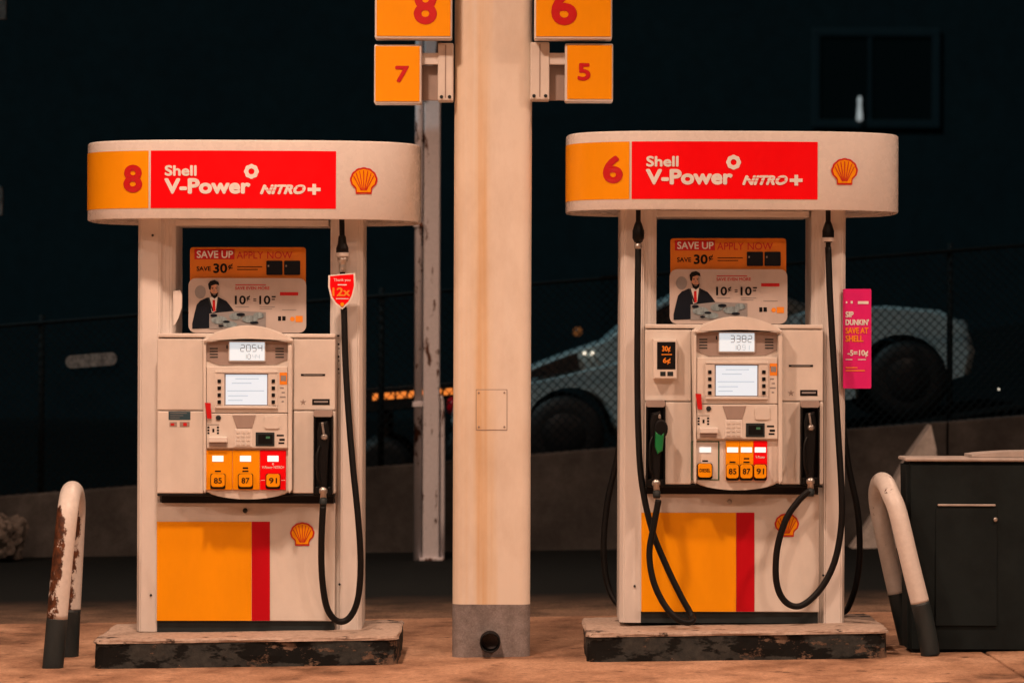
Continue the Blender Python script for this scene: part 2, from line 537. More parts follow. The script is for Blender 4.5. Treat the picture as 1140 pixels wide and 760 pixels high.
def shell_pts(cx, cy, w, h, grow=0.0, n=7):
    """outline of the scallop emblem in pixels"""
    pts = [(-0.58, -0.5), (0.58, -0.5), (0.60, -0.33), (0.66, -0.27), (0.92, -0.14)]
    for i in range(n * 4 + 1):
        a = math.radians(-8 + 196 * i / (n * 4))
        r = 1.0 + 0.035 * abs(math.sin(PI * i / 4.0)) - 0.02
        pts.append((r * math.cos(a), 0.02 + 0.48 * r * math.sin(a)))
    pts += [(-0.92, -0.14), (-0.66, -0.27), (-0.60, -0.33)]
    return [(cx + x * (w / 2 + grow), cy - y * (h + 2 * grow)) for x, y in pts]

def emblem(mp, cx, cy, w, h, y, parent):
    """red-edged yellow scallop with red ribs"""
    mb = MB()
    mb.ppoly(mp, shell_pts(cx, cy, w, h), y)
    e = mb.build('emblem', M['redprint'], parent)
    fill = MB()
    fill.ppoly(mp, shell_pts(cx, cy, w, h, -w * 0.065), y - 0.0015)
    ribs = MB()
    for i in range(7):
        a = math.radians(28 + 124 * i / 6)
        bx, by = cx + 0.10 * w * math.cos(a), cy + h * 0.36
        ex, ey = cx + 0.40 * w * math.cos(a) * (1.05), cy - h * 0.40 * math.sin(a) * 0.98
        dx, dy = ex - bx, ey - by
        L = math.hypot(dx, dy)
        nx, ny = -dy / L * w * 0.014, dx / L * w * 0.014
        ribs.ppoly(mp, [(bx - nx, by - ny), (ex - nx, ey - ny), (ex + nx, ey + ny), (bx + nx, by + ny)], y - 0.003)
    return e, fill, ribs

def ring_pts(cx, cy, r0, r1, n=20):
    a = [(cx + r1 * math.cos(2 * PI * i / n), cy + r1 * math.sin(2 * PI * i / n)) for i in range(n)]
    b = [(cx + r0 * math.cos(2 * PI * i / n), cy + r0 * math.sin(2 * PI * i / n)) for i in range(n)]
    return [[a[i], a[(i + 1) % n], b[(i + 1) % n], b[i]] for i in range(n)]

def ell(cx, cy, rx, ry, n=18):
    return [(cx + rx * math.cos(2 * PI * i / n), cy + ry * math.sin(2 * PI * i / n)) for i in range(n)]

def rrect(x0, y0, x1, y1, r, n=5):
    out = []
    for cx, cy, a0 in ((x1 - r, y0 + r, -90), (x1 - r, y1 - r, 0), (x0 + r, y1 - r, 90), (x0 + r, y0 + r, 180)):
        for k in range(n + 1):
            a = math.radians(a0 + 90 * k / n)
            out.append((cx + r * math.cos(a), cy + r * math.sin(a)))
    return out

# ------------------------------------------------------------------ ground, road
def ground():
    mb = MB()
    xs = [-400, -40, -20, 20, 40, 400]
    ys = [-60, -20, 0, 20, 400]
    V = {(i, j): mb.bm.verts.new((x, y, GZ(x) - 0.16)) for i, x in enumerate(xs) for j, y in enumerate(ys)}
    for i in range(len(xs) - 1):
        for j in range(len(ys) - 1):
            mb.bm.faces.new((V[i, j], V[i + 1, j], V[i + 1, j + 1], V[i, j + 1]))
    g = mb.build('ground', M['ground'], kind='structure')
    # asphalt strip behind the concrete apron, level with it
    mb = MB()
    vs = [mb.bm.verts.new(p) for p in ((-30, 2.202, GZ(-30) - 0.012), (30, 2.202, GZ(30) - 0.012), (30, 7.6, GZ(30) - 0.012), (-30, 7.6, GZ(-30) - 0.012))]
    mb.bm.faces.new(vs)
    mb.build('asphalt_strip', fading_asphalt('fading_asphalt', 2.2, 3.9), g)  # colour blends from pale brown to dark away from the apron
    # concrete slabs of the forecourt
    xj = [2.25 + 6.0 * k for k in range(-3, 3)]
    yj = [-16.2, -12.2, -8.2, -4.2, -0.16, 2.2]
    for i in range(len(xj) - 1):
        for j in range(len(yj) - 1):
            x0, x1, y0, y1 = xj[i] + 0.006, xj[i + 1] - 0.006, yj[j] + 0.006, yj[j + 1] - 0.006
            mb = MB()
            mb.box(x0, x1, y0, y1, -0.16, 0.0, 0.010, 2)
            dz = random.uniform(-0.003, 0.003)
            for v in mb.bm.verts:
                v.co.z += GZ(v.co.x) + dz
            mb.build('concrete_slab', M['slab'], g)
ground()

def RZ(x):
    """height of the street behind the wall, climbing to the right"""
    return max(0.12, min(2.2, 0.49 + 0.164 * (x - 0.43)))

def road():
    mb = MB()
    xs = [-60, -8, -4, -2.2, -1.5, -0.5, 1, 3, 5, 8, 11, 60]
    ys = [7.85, 20, 60]
    V = {(i, j): mb.bm.verts.new((x, y, RZ(x))) for i, x in enumerate(xs) for j, y in enumerate(ys)}
    for i in range(len(xs) - 1):
        for j in range(len(ys) - 1):
            mb.bm.faces.new((V[i, j], V[i + 1, j], V[i + 1, j + 1], V[i, j + 1]))
    mb.build('road', M['ground'], kind='structure')
road()

# ------------------------------------------------------------------ canopy with recessed lamps (above the frame)
CZ = 5.1
def canopy():
    t = thing('station_canopy', (0, 0.3, CZ), 'flat white canopy roof over the pumps, above the picture', 'canopy')
    MB().box(-9.5, 9.5, -10.0, 5.2, CZ, CZ + 0.06, 0).build('soffit', M['soffit'], t)
    MB().box(-9.56, 9.56, -10.06, -9.98, CZ - 0.05, CZ + 0.9, 0.01).box(-9.56, 9.56, 5.18, 5.26, CZ - 0.05, CZ + 0.9, 0.01) \
        .box(-9.58, -9.5, -9.97, 5.17, CZ - 0.05, CZ + 0.9, 0.01).box(9.5, 9.58, -9.97, 5.17, CZ - 0.05, CZ + 0.9, 0.01).build('fascia', M['yellow'], t)
    MB().box(-9.5, 9.5, -9.97, 5.17, CZ + 0.8, CZ + 0.86).build('roof_deck', M['soffit'], t)
    for row, y, pw in (('front', -2.5, 0.80), ('outer', -7.2, 1.12), ('rear', 4.2, 0.40)):
        for k, x in enumerate((-6.2, -1.2, 3.8)):
            side = ('left hand', 'middle', 'right hand')[k]
            r = {'front': 'row just before the pumps', 'outer': 'row nearest the camera', 'rear': 'row behind the pumps'}[row]
            lt = thing('canopy_lamp', (x, y, CZ), 'square recessed warm lamp in canopy ceiling, %s of the %s' % (side, r), 'ceiling lamp', 'lamps in the canopy ceiling')
            q = MB()
            q.box(x - 0.26, x + 0.26, y - 0.26, y - 0.2, CZ - 0.03, CZ - 0.002, 0.004)
            q.box(x - 0.26, x + 0.26, y + 0.2, y + 0.26, CZ - 0.03, CZ - 0.002, 0.004)
            q.box(x - 0.26, x - 0.2, y - 0.198, y + 0.198, CZ - 0.03, CZ - 0.002, 0.004)
            q.box(x + 0.2, x + 0.26, y - 0.198, y + 0.198, CZ - 0.03, CZ - 0.002, 0.004)
            q.build('frame', M['paint'], lt)
            MB().box(x - 0.198, x + 0.198, y - 0.198, y + 0.198, CZ - 0.016, CZ - 0.004).build('lens', M['lamplens'], lt)
            ld = bpy.data.lights.new('lamp_light', 'AREA')
            ld.shape = 'SQUARE'
            ld.size = 0.34
            ld.energy = LAMP_POWER * pw
            ld.color = LAMP_COLOR
            ld.spread = math.radians(150 if row != 'rear' else 118)
            lo = bpy.data.objects.new('lamp_light', ld)
            COL.objects.link(lo)
            lo.parent = lt
            lo.location = (0, 0, -0.045)
canopy()

# ------------------------------------------------------------------ retaining wall, buttress, block
WY = 7.55
def wall():
    def top(x):
        a = W(0, 553, WY); b = W(1140, 463, WY)
        return a.z + (b.z - a.z) * (x - a.x) / (b.x - a.x)
    t = thing('retaining_wall', (0, WY, GZ(0) - 0.1), 'long low dark concrete retaining wall with sloping top behind the pumps', 'wall')
    xs = [-9.6 + 2.13 * k for k in range(10)]
    for a, b in zip(xs, xs[1:]):
        mb = MB()
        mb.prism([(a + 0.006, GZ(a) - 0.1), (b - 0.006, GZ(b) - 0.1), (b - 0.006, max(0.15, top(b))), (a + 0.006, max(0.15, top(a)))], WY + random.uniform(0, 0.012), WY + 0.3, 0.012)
        mb.build('panel', M['wall'], t)
    # buttress
    mb = MB()
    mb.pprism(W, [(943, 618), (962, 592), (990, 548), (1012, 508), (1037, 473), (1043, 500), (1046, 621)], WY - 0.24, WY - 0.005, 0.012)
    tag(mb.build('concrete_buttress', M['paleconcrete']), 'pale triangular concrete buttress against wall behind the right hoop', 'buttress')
    # lump of broken concrete at left
    mb = MB()
    w = W(8, 592, WY - 0.35)
    bmesh.ops.create_icosphere(mb.bm, subdivisions=4, radius=1.0)
    for v in mb.bm.verts:
        n = v.co.copy()
        s = 1 + 0.12 * math.sin(7 * n.x + 3 * n.z) + 0.1 * math.sin(11 * n.y - 5 * n.z) + 0.07 * math.sin(17 * n.x + 13 * n.y) + random.uniform(-0.035, 0.035)
        c = Vector((max(-0.8, min(0.8, n.x)), max(-0.8, min(0.8, n.y)), max(-0.75, min(0.75, n.z))))
        v.co = Vector((w.x - 0.07 + c.x * s * 0.22, w.y + c.y * s * 0.2, GZ(w.x) + 0.16 + c.z * s * 0.19))
    tag(mb.build('broken_block', M['blockconcrete']), 'rough pale concrete lump at foot of wall, left edge', 'concrete block')
wall()

# ------------------------------------------------------------------ chain link fence
def fence():
    y = WY + 0.17
    t = thing('chain_link_fence', (0, y, 0.5), 'dark chain link fence standing on the retaining wall', 'fence')
    def base(x):
        a = W(0, 553, WY); b = W(1140, 463, WY)
        return a.z + (b.z - a.z) * (x - a.x) / (b.x - a.x)
    H = 1.25
    for px in (45, 424, 1058):
        x = W(px, 450, y).x
        MB().tube([(x, y + 0.04, base(x) - 0.02), (x, y + 0.04, base(x) + H + 0.06)], 0.024, 10, 1).build('post', M['galv'], t)
    for x in (-6.5, 6.2, -0.2):
        MB().tube([(x, y + 0.04, base(x) - 0.02), (x, y + 0.04, base(x) + H + 0.06)], 0.024, 10, 1).build('post', M['galv'], t)
    MB().tube([(-6.5, y + 0.015, base(-6.5) + H), (6.2, y + 0.015, base(6.2) + H)], 0.016, 8, 1).build('top_rail', M['galv'], t)
    mb = MB()
    X0, X1, p = -6.5, 6.2, 0.066
    n = int((X1 - X0 + H) / p)
    def wire(a, b, yy):
        d = (b - a).normalized()
        u = Vector((-d.z, 0, d.x)) * 0.0032
        v = Vector((0, 0.0032, 0))
        r = [[mb.bm.verts.new(q + w) for w in (u, v, -u, -v)] for q in (a, b)]
        for k in range(4):
            mb.bm.faces.new((r[0][k], r[0][(k + 1) % 4], r[1][(k + 1) % 4], r[1][k]))
    for i in range(n):
        xa = X0 - H + i * p
        for s in (1, -1):
            a = xa if s == 1 else xa + H
            pts = []
            for x in (a, a + s * H):
                pts.append((x, 0 if x == a else H))
            (xa0, h0), (xb0, h1) = pts
            # clip to the ends of the fence
            def clip(x, h, xo, ho):
                if x < X0:
                    k = (X0 - x) / (xo - x); return X0, h + (ho - h) * k
                if x > X1:
                    k = (X1 - x) / (xo - x); return X1, h + (ho - h) * k
                return x, h
            if max(xa0, xb0) <= X0 or min(xa0, xb0) >= X1:
                continue
            A = clip(xa0, h0, xb0, h1); Bq = clip(xb0, h1, xa0, h0)
            yy = y + 0.003 * s
            wire(Vector((A[0], yy, base(A[0]) + A[1])), Vector((Bq[0], yy, base(Bq[0]) + Bq[1])), yy)
    mb.build('wire_mesh', M['galv'], t, kind='stuff')
    # weathered plate on the fence
    mb = MB()
    pts = []
    c = (101.5, 401)
    for x, z in rrect(-28.5, -7.2, 28.5, 7.2, 6.5):
        a = math.radians(-4.5)
        pts.append((c[0] + x * math.cos(a) - z * math.sin(a), c[1] + x * math.sin(a) + z * math.cos(a)))
    mb.pprism(W, pts, y - 0.03, y - 0.018, 0.002)
    tag(mb.build('sign_plate', M['plate']), 'small weathered oblong plate wired to the fence, left of left pump', 'sign')
fence()

# ------------------------------------------------------------------ cars on the street
def make_car(x_rear_wheel, y_near, mat, label):
    """fastback seen from its right side, nose uphill; local u along the car, v up"""
    wb, wr, half = 2.66, 0.31, 0.84
    slope = math.atan(0.164)
    ox, oz = x_rear_wheel, RZ(x_rear_wheel)
    root = thing('parked_car', (ox, y_near + half, oz), label, 'car', 'cars parked on the street behind the fence')
    def P(u, v, y):
        return Vector((ox + u * math.cos(slope) - v * math.sin(slope), y, oz + u * math.sin(slope) + v * math.cos(slope)))
    def arch(cu, r=0.38, n=10):
        return [(cu + r * math.cos(PI - PI * k / n) if False else cu - r * math.cos(PI - PI * k / n), 0.30 + r * math.sin(PI - PI * k / n)) for k in range(n + 1)]
    out = [(-0.78, 0.32), (-0.84, 0.55), (-0.80, 0.66), (-0.62, 0.73), (0.0, 0.76), (0.5, 0.80), (1.0, 0.88), (2.0, 0.96), (2.6, 0.90), (3.0, 0.80), (3.18, 0.66), (3.22, 0.45), (3.16, 0.28), (wb + 0.38, 0.26)]
    out += arch(wb)[1:-1] + [(wb - 0.38, 0.24), (0.38, 0.24)] + arch(0.0)[1:-1] + [(-0.38, 0.28)]
    def loft(profile, secs, name, m, par):
        """secs: list of (y offset from centre, inset scale)"""
        mb = MB()
        cy = y_near + half
        cu = sum(p[0] for p in profile) / len(profile)
        rings = []
        for yo, ins in secs:
            rings.append([mb.bm.verts.new(P(cu + (u - cu) * (1 - ins * 0.4), v - ins * max(0, v - 0.5) * 0.5, cy + yo)) for u, v in profile])
        n = len(profile)
        for a, b in zip(rings, rings[1:]):
            for k in range(n):
                f = mb.bm.faces.new((a[k], a[(k + 1) % n], b[(k + 1) % n], b[k]))
                f.smooth = True
        mb.bm.faces.new(rings[0])
        mb.bm.faces.new(rings[-1][::-1])
        bmesh.ops.recalc_face_normals(mb.bm, faces=mb.bm.faces)
        return mb.build(name, m, par)
    body = loft(out, [(-half, 0.10), (-half + 0.03, 0.03), (-half + 0.12, 0.0), (half - 0.12, 0.0), (half - 0.03, 0.03), (half, 0.10)], 'body', mat, root)
    gh = [(-0.66, 0.70), (-0.30, 0.85), (0.12, 0.94), (0.42, 0.99), (0.70, 1.16), (1.05, 1.27), (1.45, 1.25), (1.8, 1.13), (2.15, 0.94), (1.0, 0.74)]
    loft(gh, [(-half + 0.14, 0.12), (-half + 0.20, 0.02), (half - 0.20, 0.02), (half - 0.14, 0.12)], 'cabin', mat, root)
    def side(name, pts, m, par, yo, th=0.02):
        mb = MB()
        cy = y_near + yo
        a = [mb.bm.verts.new(P(u, v, cy + (v - 0.95) * 0.12)) for u, v in pts]
        b = [mb.bm.verts.new(P(u, v, cy + th + (v - 0.95) * 0.12)) for u, v in pts]
        n = len(pts)
        mb.bm.faces.new(a); mb.bm.faces.new(b[::-1])
        for k in range(n):
            mb.bm.faces.new((a[k], b[k], b[(k + 1) % n], a[(k + 1) % n]))
        bmesh.ops.recalc_face_normals(mb.bm, faces=mb.bm.faces)
        return mb.build(name, m, par)
    side('side_window', [(-0.30, 0.775), (0.20, 0.79), (0.20, 0.915), (0.02, 0.885), (-0.14, 0.845)], M['glass'], root, 0.105)
    side('side_window', [(0.72, 0.93), (1.35, 0.96), (1.85, 0.98), (1.65, 1.13), (1.35, 1.19), (1.05, 1.20), (0.78, 1.12)], M['glass'], root, 0.105)
    dr = side('door', [(0.50, 0.36), (1.85, 0.36), (1.92, 0.93), (0.50, 0.78)], mat, root, -0.012, 0.02)
    side('handle', [(0.62, 0.70), (0.80, 0.71), (0.80, 0.74), (0.62, 0.73)], mat, dr, -0.035, 0.02)
    for cu in (0.0, wb):
        for yo in (0.1, 2 * half - 0.1):
            c = P(cu, wr, y_near + yo)
            mb = MB().lathe(c + Vector((0, -0.10, 0)), c + Vector((0, 0.10, 0)), [(0, 0.20), (0.02, 0.29), (0.15, wr), (0.85, wr), (0.98, 0.29), (1, 0.20)], 28)
            tyre = mb.build('wheel', M['rubber'], root)
            MB().lathe(c + Vector((0, -0.105, 0)), c + Vector((0, -0.06, 0)), [(0, 0.05), (0.1, 0.17), (0.4, 0.19), (1, 0.19)], 20).build('rim', M['black'], tyre)
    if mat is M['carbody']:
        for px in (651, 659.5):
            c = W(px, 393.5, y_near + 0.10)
            MB().lathe(c + Vector((0, -0.02, 0)), c + Vector((0, 0.03, 0)), [(0, 0.010), (0.3, 0.016), (1, 0.016)], 12).build('trim_glint', M['paleglint'], root)  # glints of station lamps on the window trim, made as glowing studs
    for yo in (0.12, 2 * half - 0.30):
        MB().box(0, 0, 0, 0, 0, 0) if False else None
        a = P(3.14, 0.62, y_near + yo); 
        MB().lathe(a + Vector((0, 0.09, 0)) + Vector((-0.02, 0, 0)), a + Vector((0.06, 0.09, 0)), [(0, 0.08), (0.6, 0.085), (1, 0.05)], 16).build('headlight', M['steel'], root)
        a = P(-0.80, 0.66, y_near + yo)
        MB().lathe(a + Vector((0.04, 0.09, 0)), a + Vector((-0.05, 0.09, 0)), [(0, 0.07), (0.6, 0.075), (1, 0.05)], 16).build('tail_light', M['deepred'], root)
    return root
make_car(0.45, 8.55, M['carbody'], 'pale grey car behind the fence, mostly hidden by right pump')
make_car(5.35, 8.75, M['cardark'], 'dark car parked uphill behind the fence above the bin')

def trailer():
    y = 9.2
    a = W(380, 444, y); b = W(503, 435, y)
    t = thing('flatbed_trailer', (a.x, y, RZ(a.x)), 'low dark trailer with glowing amber strip behind rear pole', 'trailer')
    z0, z1 = a.z, b.z
    def sl(x):
        return z0 + (z1 - z0) * (x - a.x) / (b.x - a.x)
    xa, xb = a.x + 0.1, W(560, 430, y).x
    MB().prism([(xa, sl(xa) - 0.12), (xb, sl(xb) - 0.12), (xb, sl(xb) + 0.07), (xa, sl(xa) + 0.07)], y, y + 1.4, 0.01).build('bed', M['black'], t)
    xs = W(415, 440, y).x
    n = 11
    for k in range(n):
        x0 = xs + (xb - xs) * k / n
        x1 = xs + (xb - xs) * (k + 0.82) / n
        MB().prism([(x0, sl(x0) - 0.028), (x1, sl(x1) - 0.028), (x1, sl(x1) + 0.022), (x0, sl(x0) + 0.022)], y - 0.012, y - 0.001, 0.002).build('amber_segment', M['amber'], t)  # amber strip built from short glowing segments
    for x in (xa + 0.22, xb - 0.22):
        for yo in (0.12, 1.26):
            zc = RZ(x) + 0.26
            wv = MB().lathe((x, y + yo - 0.08, zc), (x, y + yo + 0.08, zc), [(0, 0.16), (0.05, 0.25), (0.95, 0.25), (1, 0.16)], 22).build('wheel', M['rubber'], t)
            MB().box(x - 0.04, x + 0.04, y + yo + 0.0, y + yo + 0.04, zc, sl(x) - 0.11).build('strut', M['black'], t)
trailer()

# ------------------------------------------------------------------ far building, far lights
def building():
    y = 40.0
    t = thing('dark_building', (3, y, 0), 'unlit dark building with a wide window behind the station', 'building')
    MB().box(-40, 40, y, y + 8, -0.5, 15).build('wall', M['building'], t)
    r = (904, 32, 1046, 143)
    a = W(r[0], r[1], y); c = W(r[2], r[3], y)
    fr = MB()
    w = 0.14
    fr.box(a.x, c.x, y - 0.06, y - 0.004, a.z - w, a.z, 0.01).box(a.x, c.x, y - 0.06, y - 0.004, c.z, c.z + w, 0.01)
    fr.box(a.x, a.x + w, y - 0.06, y - 0.004, c.z + w, a.z - w, 0.01).box(c.x - w, c.x, y - 0.06, y - 0.004, c.z + w, a.z - w, 0.01)
    f = fr.build('window_frame', M['winframe'], t)
    mx = W(968, 90, y).x
    MB().box(mx - 0.03, mx + 0.03, y - 0.05, y - 0.008, c.z + w, a.z - w).build('mullion', M['winframe'], f)
    MB().box(a.x + w, c.x - w, y - 0.02, y - 0.01, c.z + w, a.z - w).build('pane', M['glass'], f)
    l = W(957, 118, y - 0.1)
    o = MB().lathe((l.x, l.y, W(0, 131, l.y).z), (l.x, l.y, W(0, 104, l.y).z), [(0, 0.03), (0.05, 0.05), (0.25, 0.045), (0.7, 0.025), (0.85, 0.035), (1, 0.02)], 12).build('window_reflection', M['winreflection'])  # reflected light in the pane, shaped as a slim glowing body
    tag(o, 'slim glowing streak for the reflection in the dark window above right pump', 'lamp')
    for px, py, m, r_, lb in ((643, 369, 'farorange', 0.045, 'dim orange lamp in the dark above the pale car'), (1112, 433, 'paleglint', 0.008, 'tiny pale reflector point over the bin, made to glow')):  # pale point is a small reflector, its shine made as glow
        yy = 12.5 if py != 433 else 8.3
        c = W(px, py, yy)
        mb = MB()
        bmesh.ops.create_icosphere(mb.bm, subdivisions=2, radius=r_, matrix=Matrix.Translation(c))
        tag(mb.build('far_light_point', M[m], smooth=True), lb, 'lamp', 'small lights in the dark background')
    # pole with two pale plates cut by the left edge
    y2 = 8.6
    for rct, lb in (((-30, -22, 7, 22), 'pale plate cut by the top left corner'), ((-34, 207, 3, 240), 'pale plate at the left edge beside header height')):
        o = MB().pbox(W, rct, y2, y2 + 0.04, 0.006).build('sign_plate', M['plate'])
        tag(o, lb, 'sign')
    x = W(-22, 100, y2).x
    tag(MB().tube([(x, y2 + 0.085, RZ(x) - 0.05), (x, y2 + 0.085, 4.4)], 0.04, 12, 1).build('sign_pole', M['galv']), 'dark steel pole carrying pale plates, beyond left edge', 'pole')
building()

# ------------------------------------------------------------------ rear pole with conduit
def rear_pole():
    y = 6.7
    b = W(478, 620, y)
    t = thing('rear_pole', (b.x, y, GZ(b.x)), 'peeling pale steel pole with conduit behind left pump', 'pole')
    x0, x1 = W(471, 400, y).x, W(489.5, 400, y).x
    z0 = GZ(b.x) - 0.014
    MB().box(x0, x1, y, y + 0.14, z0, 6.2, 0.014, 3).build('shaft', M['rearpole'], t)
    xc = W(465.5, 400, y).x
    MB().tube([(xc, y + 0.03, z0), (xc, y + 0.03, 6.15)], 0.029, 14, 1).build('conduit', M['rearpole'], t)
    for py in (450, 250):
        z = W(465, py, y).z
        MB().box(xc - 0.038, x0 - 0.001, y - 0.006, y + 0.07, z - 0.018, z + 0.018, 0.004).build('clamp', M['rearpole'], t)
    MB().box(x0 - 0.02, x1 + 0.035, y - 0.03, y + 0.17, z0, z0 + 0.02, 0.004).build('base_plate', M['rearpole'], t)
    g = MB()
    xr = W(493, 400, y).x
    g.tube([(xr, y + 0.06, z0), (xr - 0.004, y + 0.06, z0 + 1.0), (xr - 0.02, y + 0.06, z0 + 1.15)], 0.017, 10, 3).build('ground_pipe', M['rearpole'], t)
rear_pole()

# ------------------------------------------------------------------ canopy column and number signs
CY = 0.11
def column():
    bl = W(502.5, 700, CY); br = W(591, 700, CY)
    x0, x1 = bl.x + 0.004, br.x - 0.004
    cx = (x0 + x1) / 2
    t = thing('canopy_column', (cx, CY + 0.19, GZ(cx)), 'thick cream square column with grey foot between the two pumps', 'column')
    zs = W(545, 672.5, CY).z
    def plan(g, z0, z1, wob=0.0):
        mb = MB()
        o = rrect(x0 - g, CY - g, x1 + g, CY + 0.38 + g, 0.05, 8)
        lo = [mb.bm.verts.new((x, y, z0)) for x, y in o]
        hi = [mb.bm.verts.new((x, y, z1 + wob * math.sin(40 * x + 3) + wob * math.sin(90 * x))) for x, y in o]
        mb.bm.faces.new(lo); mb.bm.faces.new(hi[::-1])
        for k in range(len(o)):
            f = mb.bm.faces.new((lo[k], hi[k], hi[(k + 1) % len(o)], lo[(k + 1) % len(o)]))
            f.smooth = True
        bmesh.ops.recalc_face_normals(mb.bm, faces=mb.bm.faces)
        return mb
    sh = plan(0.0, zs, CZ - 0.001).build('shaft', M['column'], t)
    sh.data.set_sharp_from_angle(angle=math.radians(40))
    ft = plan(0.0006, GZ(cx) - 0.012, zs - 0.0005).build('foot', M['columngrey'], t)
    ft.data.set_sharp_from_angle(angle=math.radians(40))
    p = MB().pprism(W, rrect(530.5, 434, 564, 478, 1.5), CY - 0.002, CY - 0.0005, 0.0004).build('access_panel', M['column'], t)
    q = MB()
    for (xa, ya, xb, yb) in ((530, 433.2, 564.5, 434), (530, 478, 564.5, 478.8), (529.8, 433.2, 530.5, 478.8), (564, 433.2, 564.8, 478.8)):
        q.prect(W, (xa, ya, xb, yb), CY - 0.0015)
    q.build('panel_gap', M['brown'], p)
    for sx, sy in ((533, 437), (561.5, 437), (533, 475), (561.5, 475)):
        c = W(sx, sy, CY)
        MB().lathe((c.x, CY - 0.006, c.z), (c.x, CY - 0.0022, c.z), [(0, 0.003), (0.5, 0.005), (1, 0.005)], 10).build('screw', M['brown'], p)
    c = W(545.5, 715, CY - 0.10)
    mb = MB()
    n = 24
    prof = [(0.0, 0.040), (-0.0, 0.049), (0.18, 0.049), (0.18, 0.0492)]
    rings = []
    for yy, r in ((CY + 0.02, 0.049), (CY - 0.10, 0.049), (CY - 0.104, 0.046), (CY - 0.10, 0.041), (CY + 0.0, 0.040)):
        rings.append([mb.bm.verts.new((c.x + r * math.cos(2 * PI * k / n), yy, c.z + r * math.sin(2 * PI * k / n))) for k in range(n)])
    for a, b in zip(rings, rings[1:]):
        for k in range(n):
            f = mb.bm.faces.new((a[k], a[(k + 1) % n], b[(k + 1) % n], b[k])); f.smooth = True
    mb.bm.faces.new(rings[-1])
    bmesh.ops.recalc_face_normals(mb.bm, faces=mb.bm.faces)
    mb.build('drain_pipe', M['black'], t)
column()

def number_sign(num, r, face, numr, bracket, label, y, big):
    cx = (r[0] + r[2]) / 2
    b = W(cx, r[3], y)
    t = thing('number_sign', b, label, 'sign', 'pump number signs on the column')
    MB().pbox(W, r, y, y + 0.11, 0.008, 3).build('box', M['paint'], t)
    f = MB().pbox(W, face, y - 0.004, y - 0.0005, 0.001).build('face', M['yellow'], t)
    put_text(MB(), W, num, numr, y - 0.0065, 0.045).build('lettering', M['redprint'], f)
    s = 1 if cx < 570 else -1
    e = 503 if s == 1 else 592
    if big:
        MB().pbox(W, (r[2] - 1, r[1] + 8, e + 2, r[1] + 30) if s == 1 else (e - 2, r[1] + 8, r[0] + 1, r[1] + 30), y + 0.13, y + 0.17).build('bracket', M['paint'], t)
        MB().pbox(W, (r[2] - 12, r[1] + 12, r[2] - 3, r[1] + 26) if s == 1 else (r[0] + 3, r[1] + 12, r[0] + 12, r[1] + 26), y + 0.108, y + 0.132).build('bracket', M['paint'], t)
    else:
        x_in = r[2] if s == 1 else r[0]
        pl = (487.5, 48, 504.5, 112) if s == 1 else (590.5, 47, 611.5, 111)
        MB().pbox(W, pl, y + 0.05, y + 0.19, 0.006).build('mount_plate', M['panel'], t)
        mid = (pl[0] + pl[2]) / 2
        MB().pbox(W, (mid - 0.5, pl[1] + 2, mid + 0.5, pl[3] - 3), y + 0.0475, y + 0.0495).build('seam', M['brown'], t)
        a, c = (x_in - 2, pl[0] + 1) if s == 1 else (pl[2] - 1, x_in + 2)
        MB().pbox(W, (a, 59, c, 72), y + 0.06, y + 0.10, 0.004).build('arm', M['paint'], t)
        MB().pbox(W, (a, 73, c, 112), y + 0.115, y + 0.13, 0.003).build('arm_plate', M['brown'], t)
        for bx in (pl[0] + 4, pl[2] - 4):
            c0 = W(bx, pl[3] - 4, y + 0.05)
            MB().lathe((c0.x, y + 0.042, c0.z), (c0.x, y + 0.049, c0.z), [(0, 0.006), (1, 0.009)], 8).build('bolt', M['dark'], t)
number_sign('8', (417.5, -45, 503, 43.5), (419.5, -43, 501.5, 40.5), (460.5, -12, 486.5, 27.5), None, 'orange sign with red 8, above the smaller sign left of column', -0.02, True)
number_sign('6', (595, -45, 681.5, 44), (597, -43, 680, 41), (613.5, -12, 642.5, 28.5), None, 'orange sign with red 6, above the smaller sign right of column', -0.02, True)
number_sign('7', (416.5, 49.5, 469, 115.5), (418, 51.5, 467, 113), (440, 73.5, 455.5, 92), None, 'small orange sign with red 7, left of column', 0.02, False)
number_sign('5', (629, 48.5, 682.5, 113.5), (631.5, 50.5, 681, 110.5), (643, 70.5, 657.5, 90), None, 'small orange sign with red 5, right of column', 0.02, False)

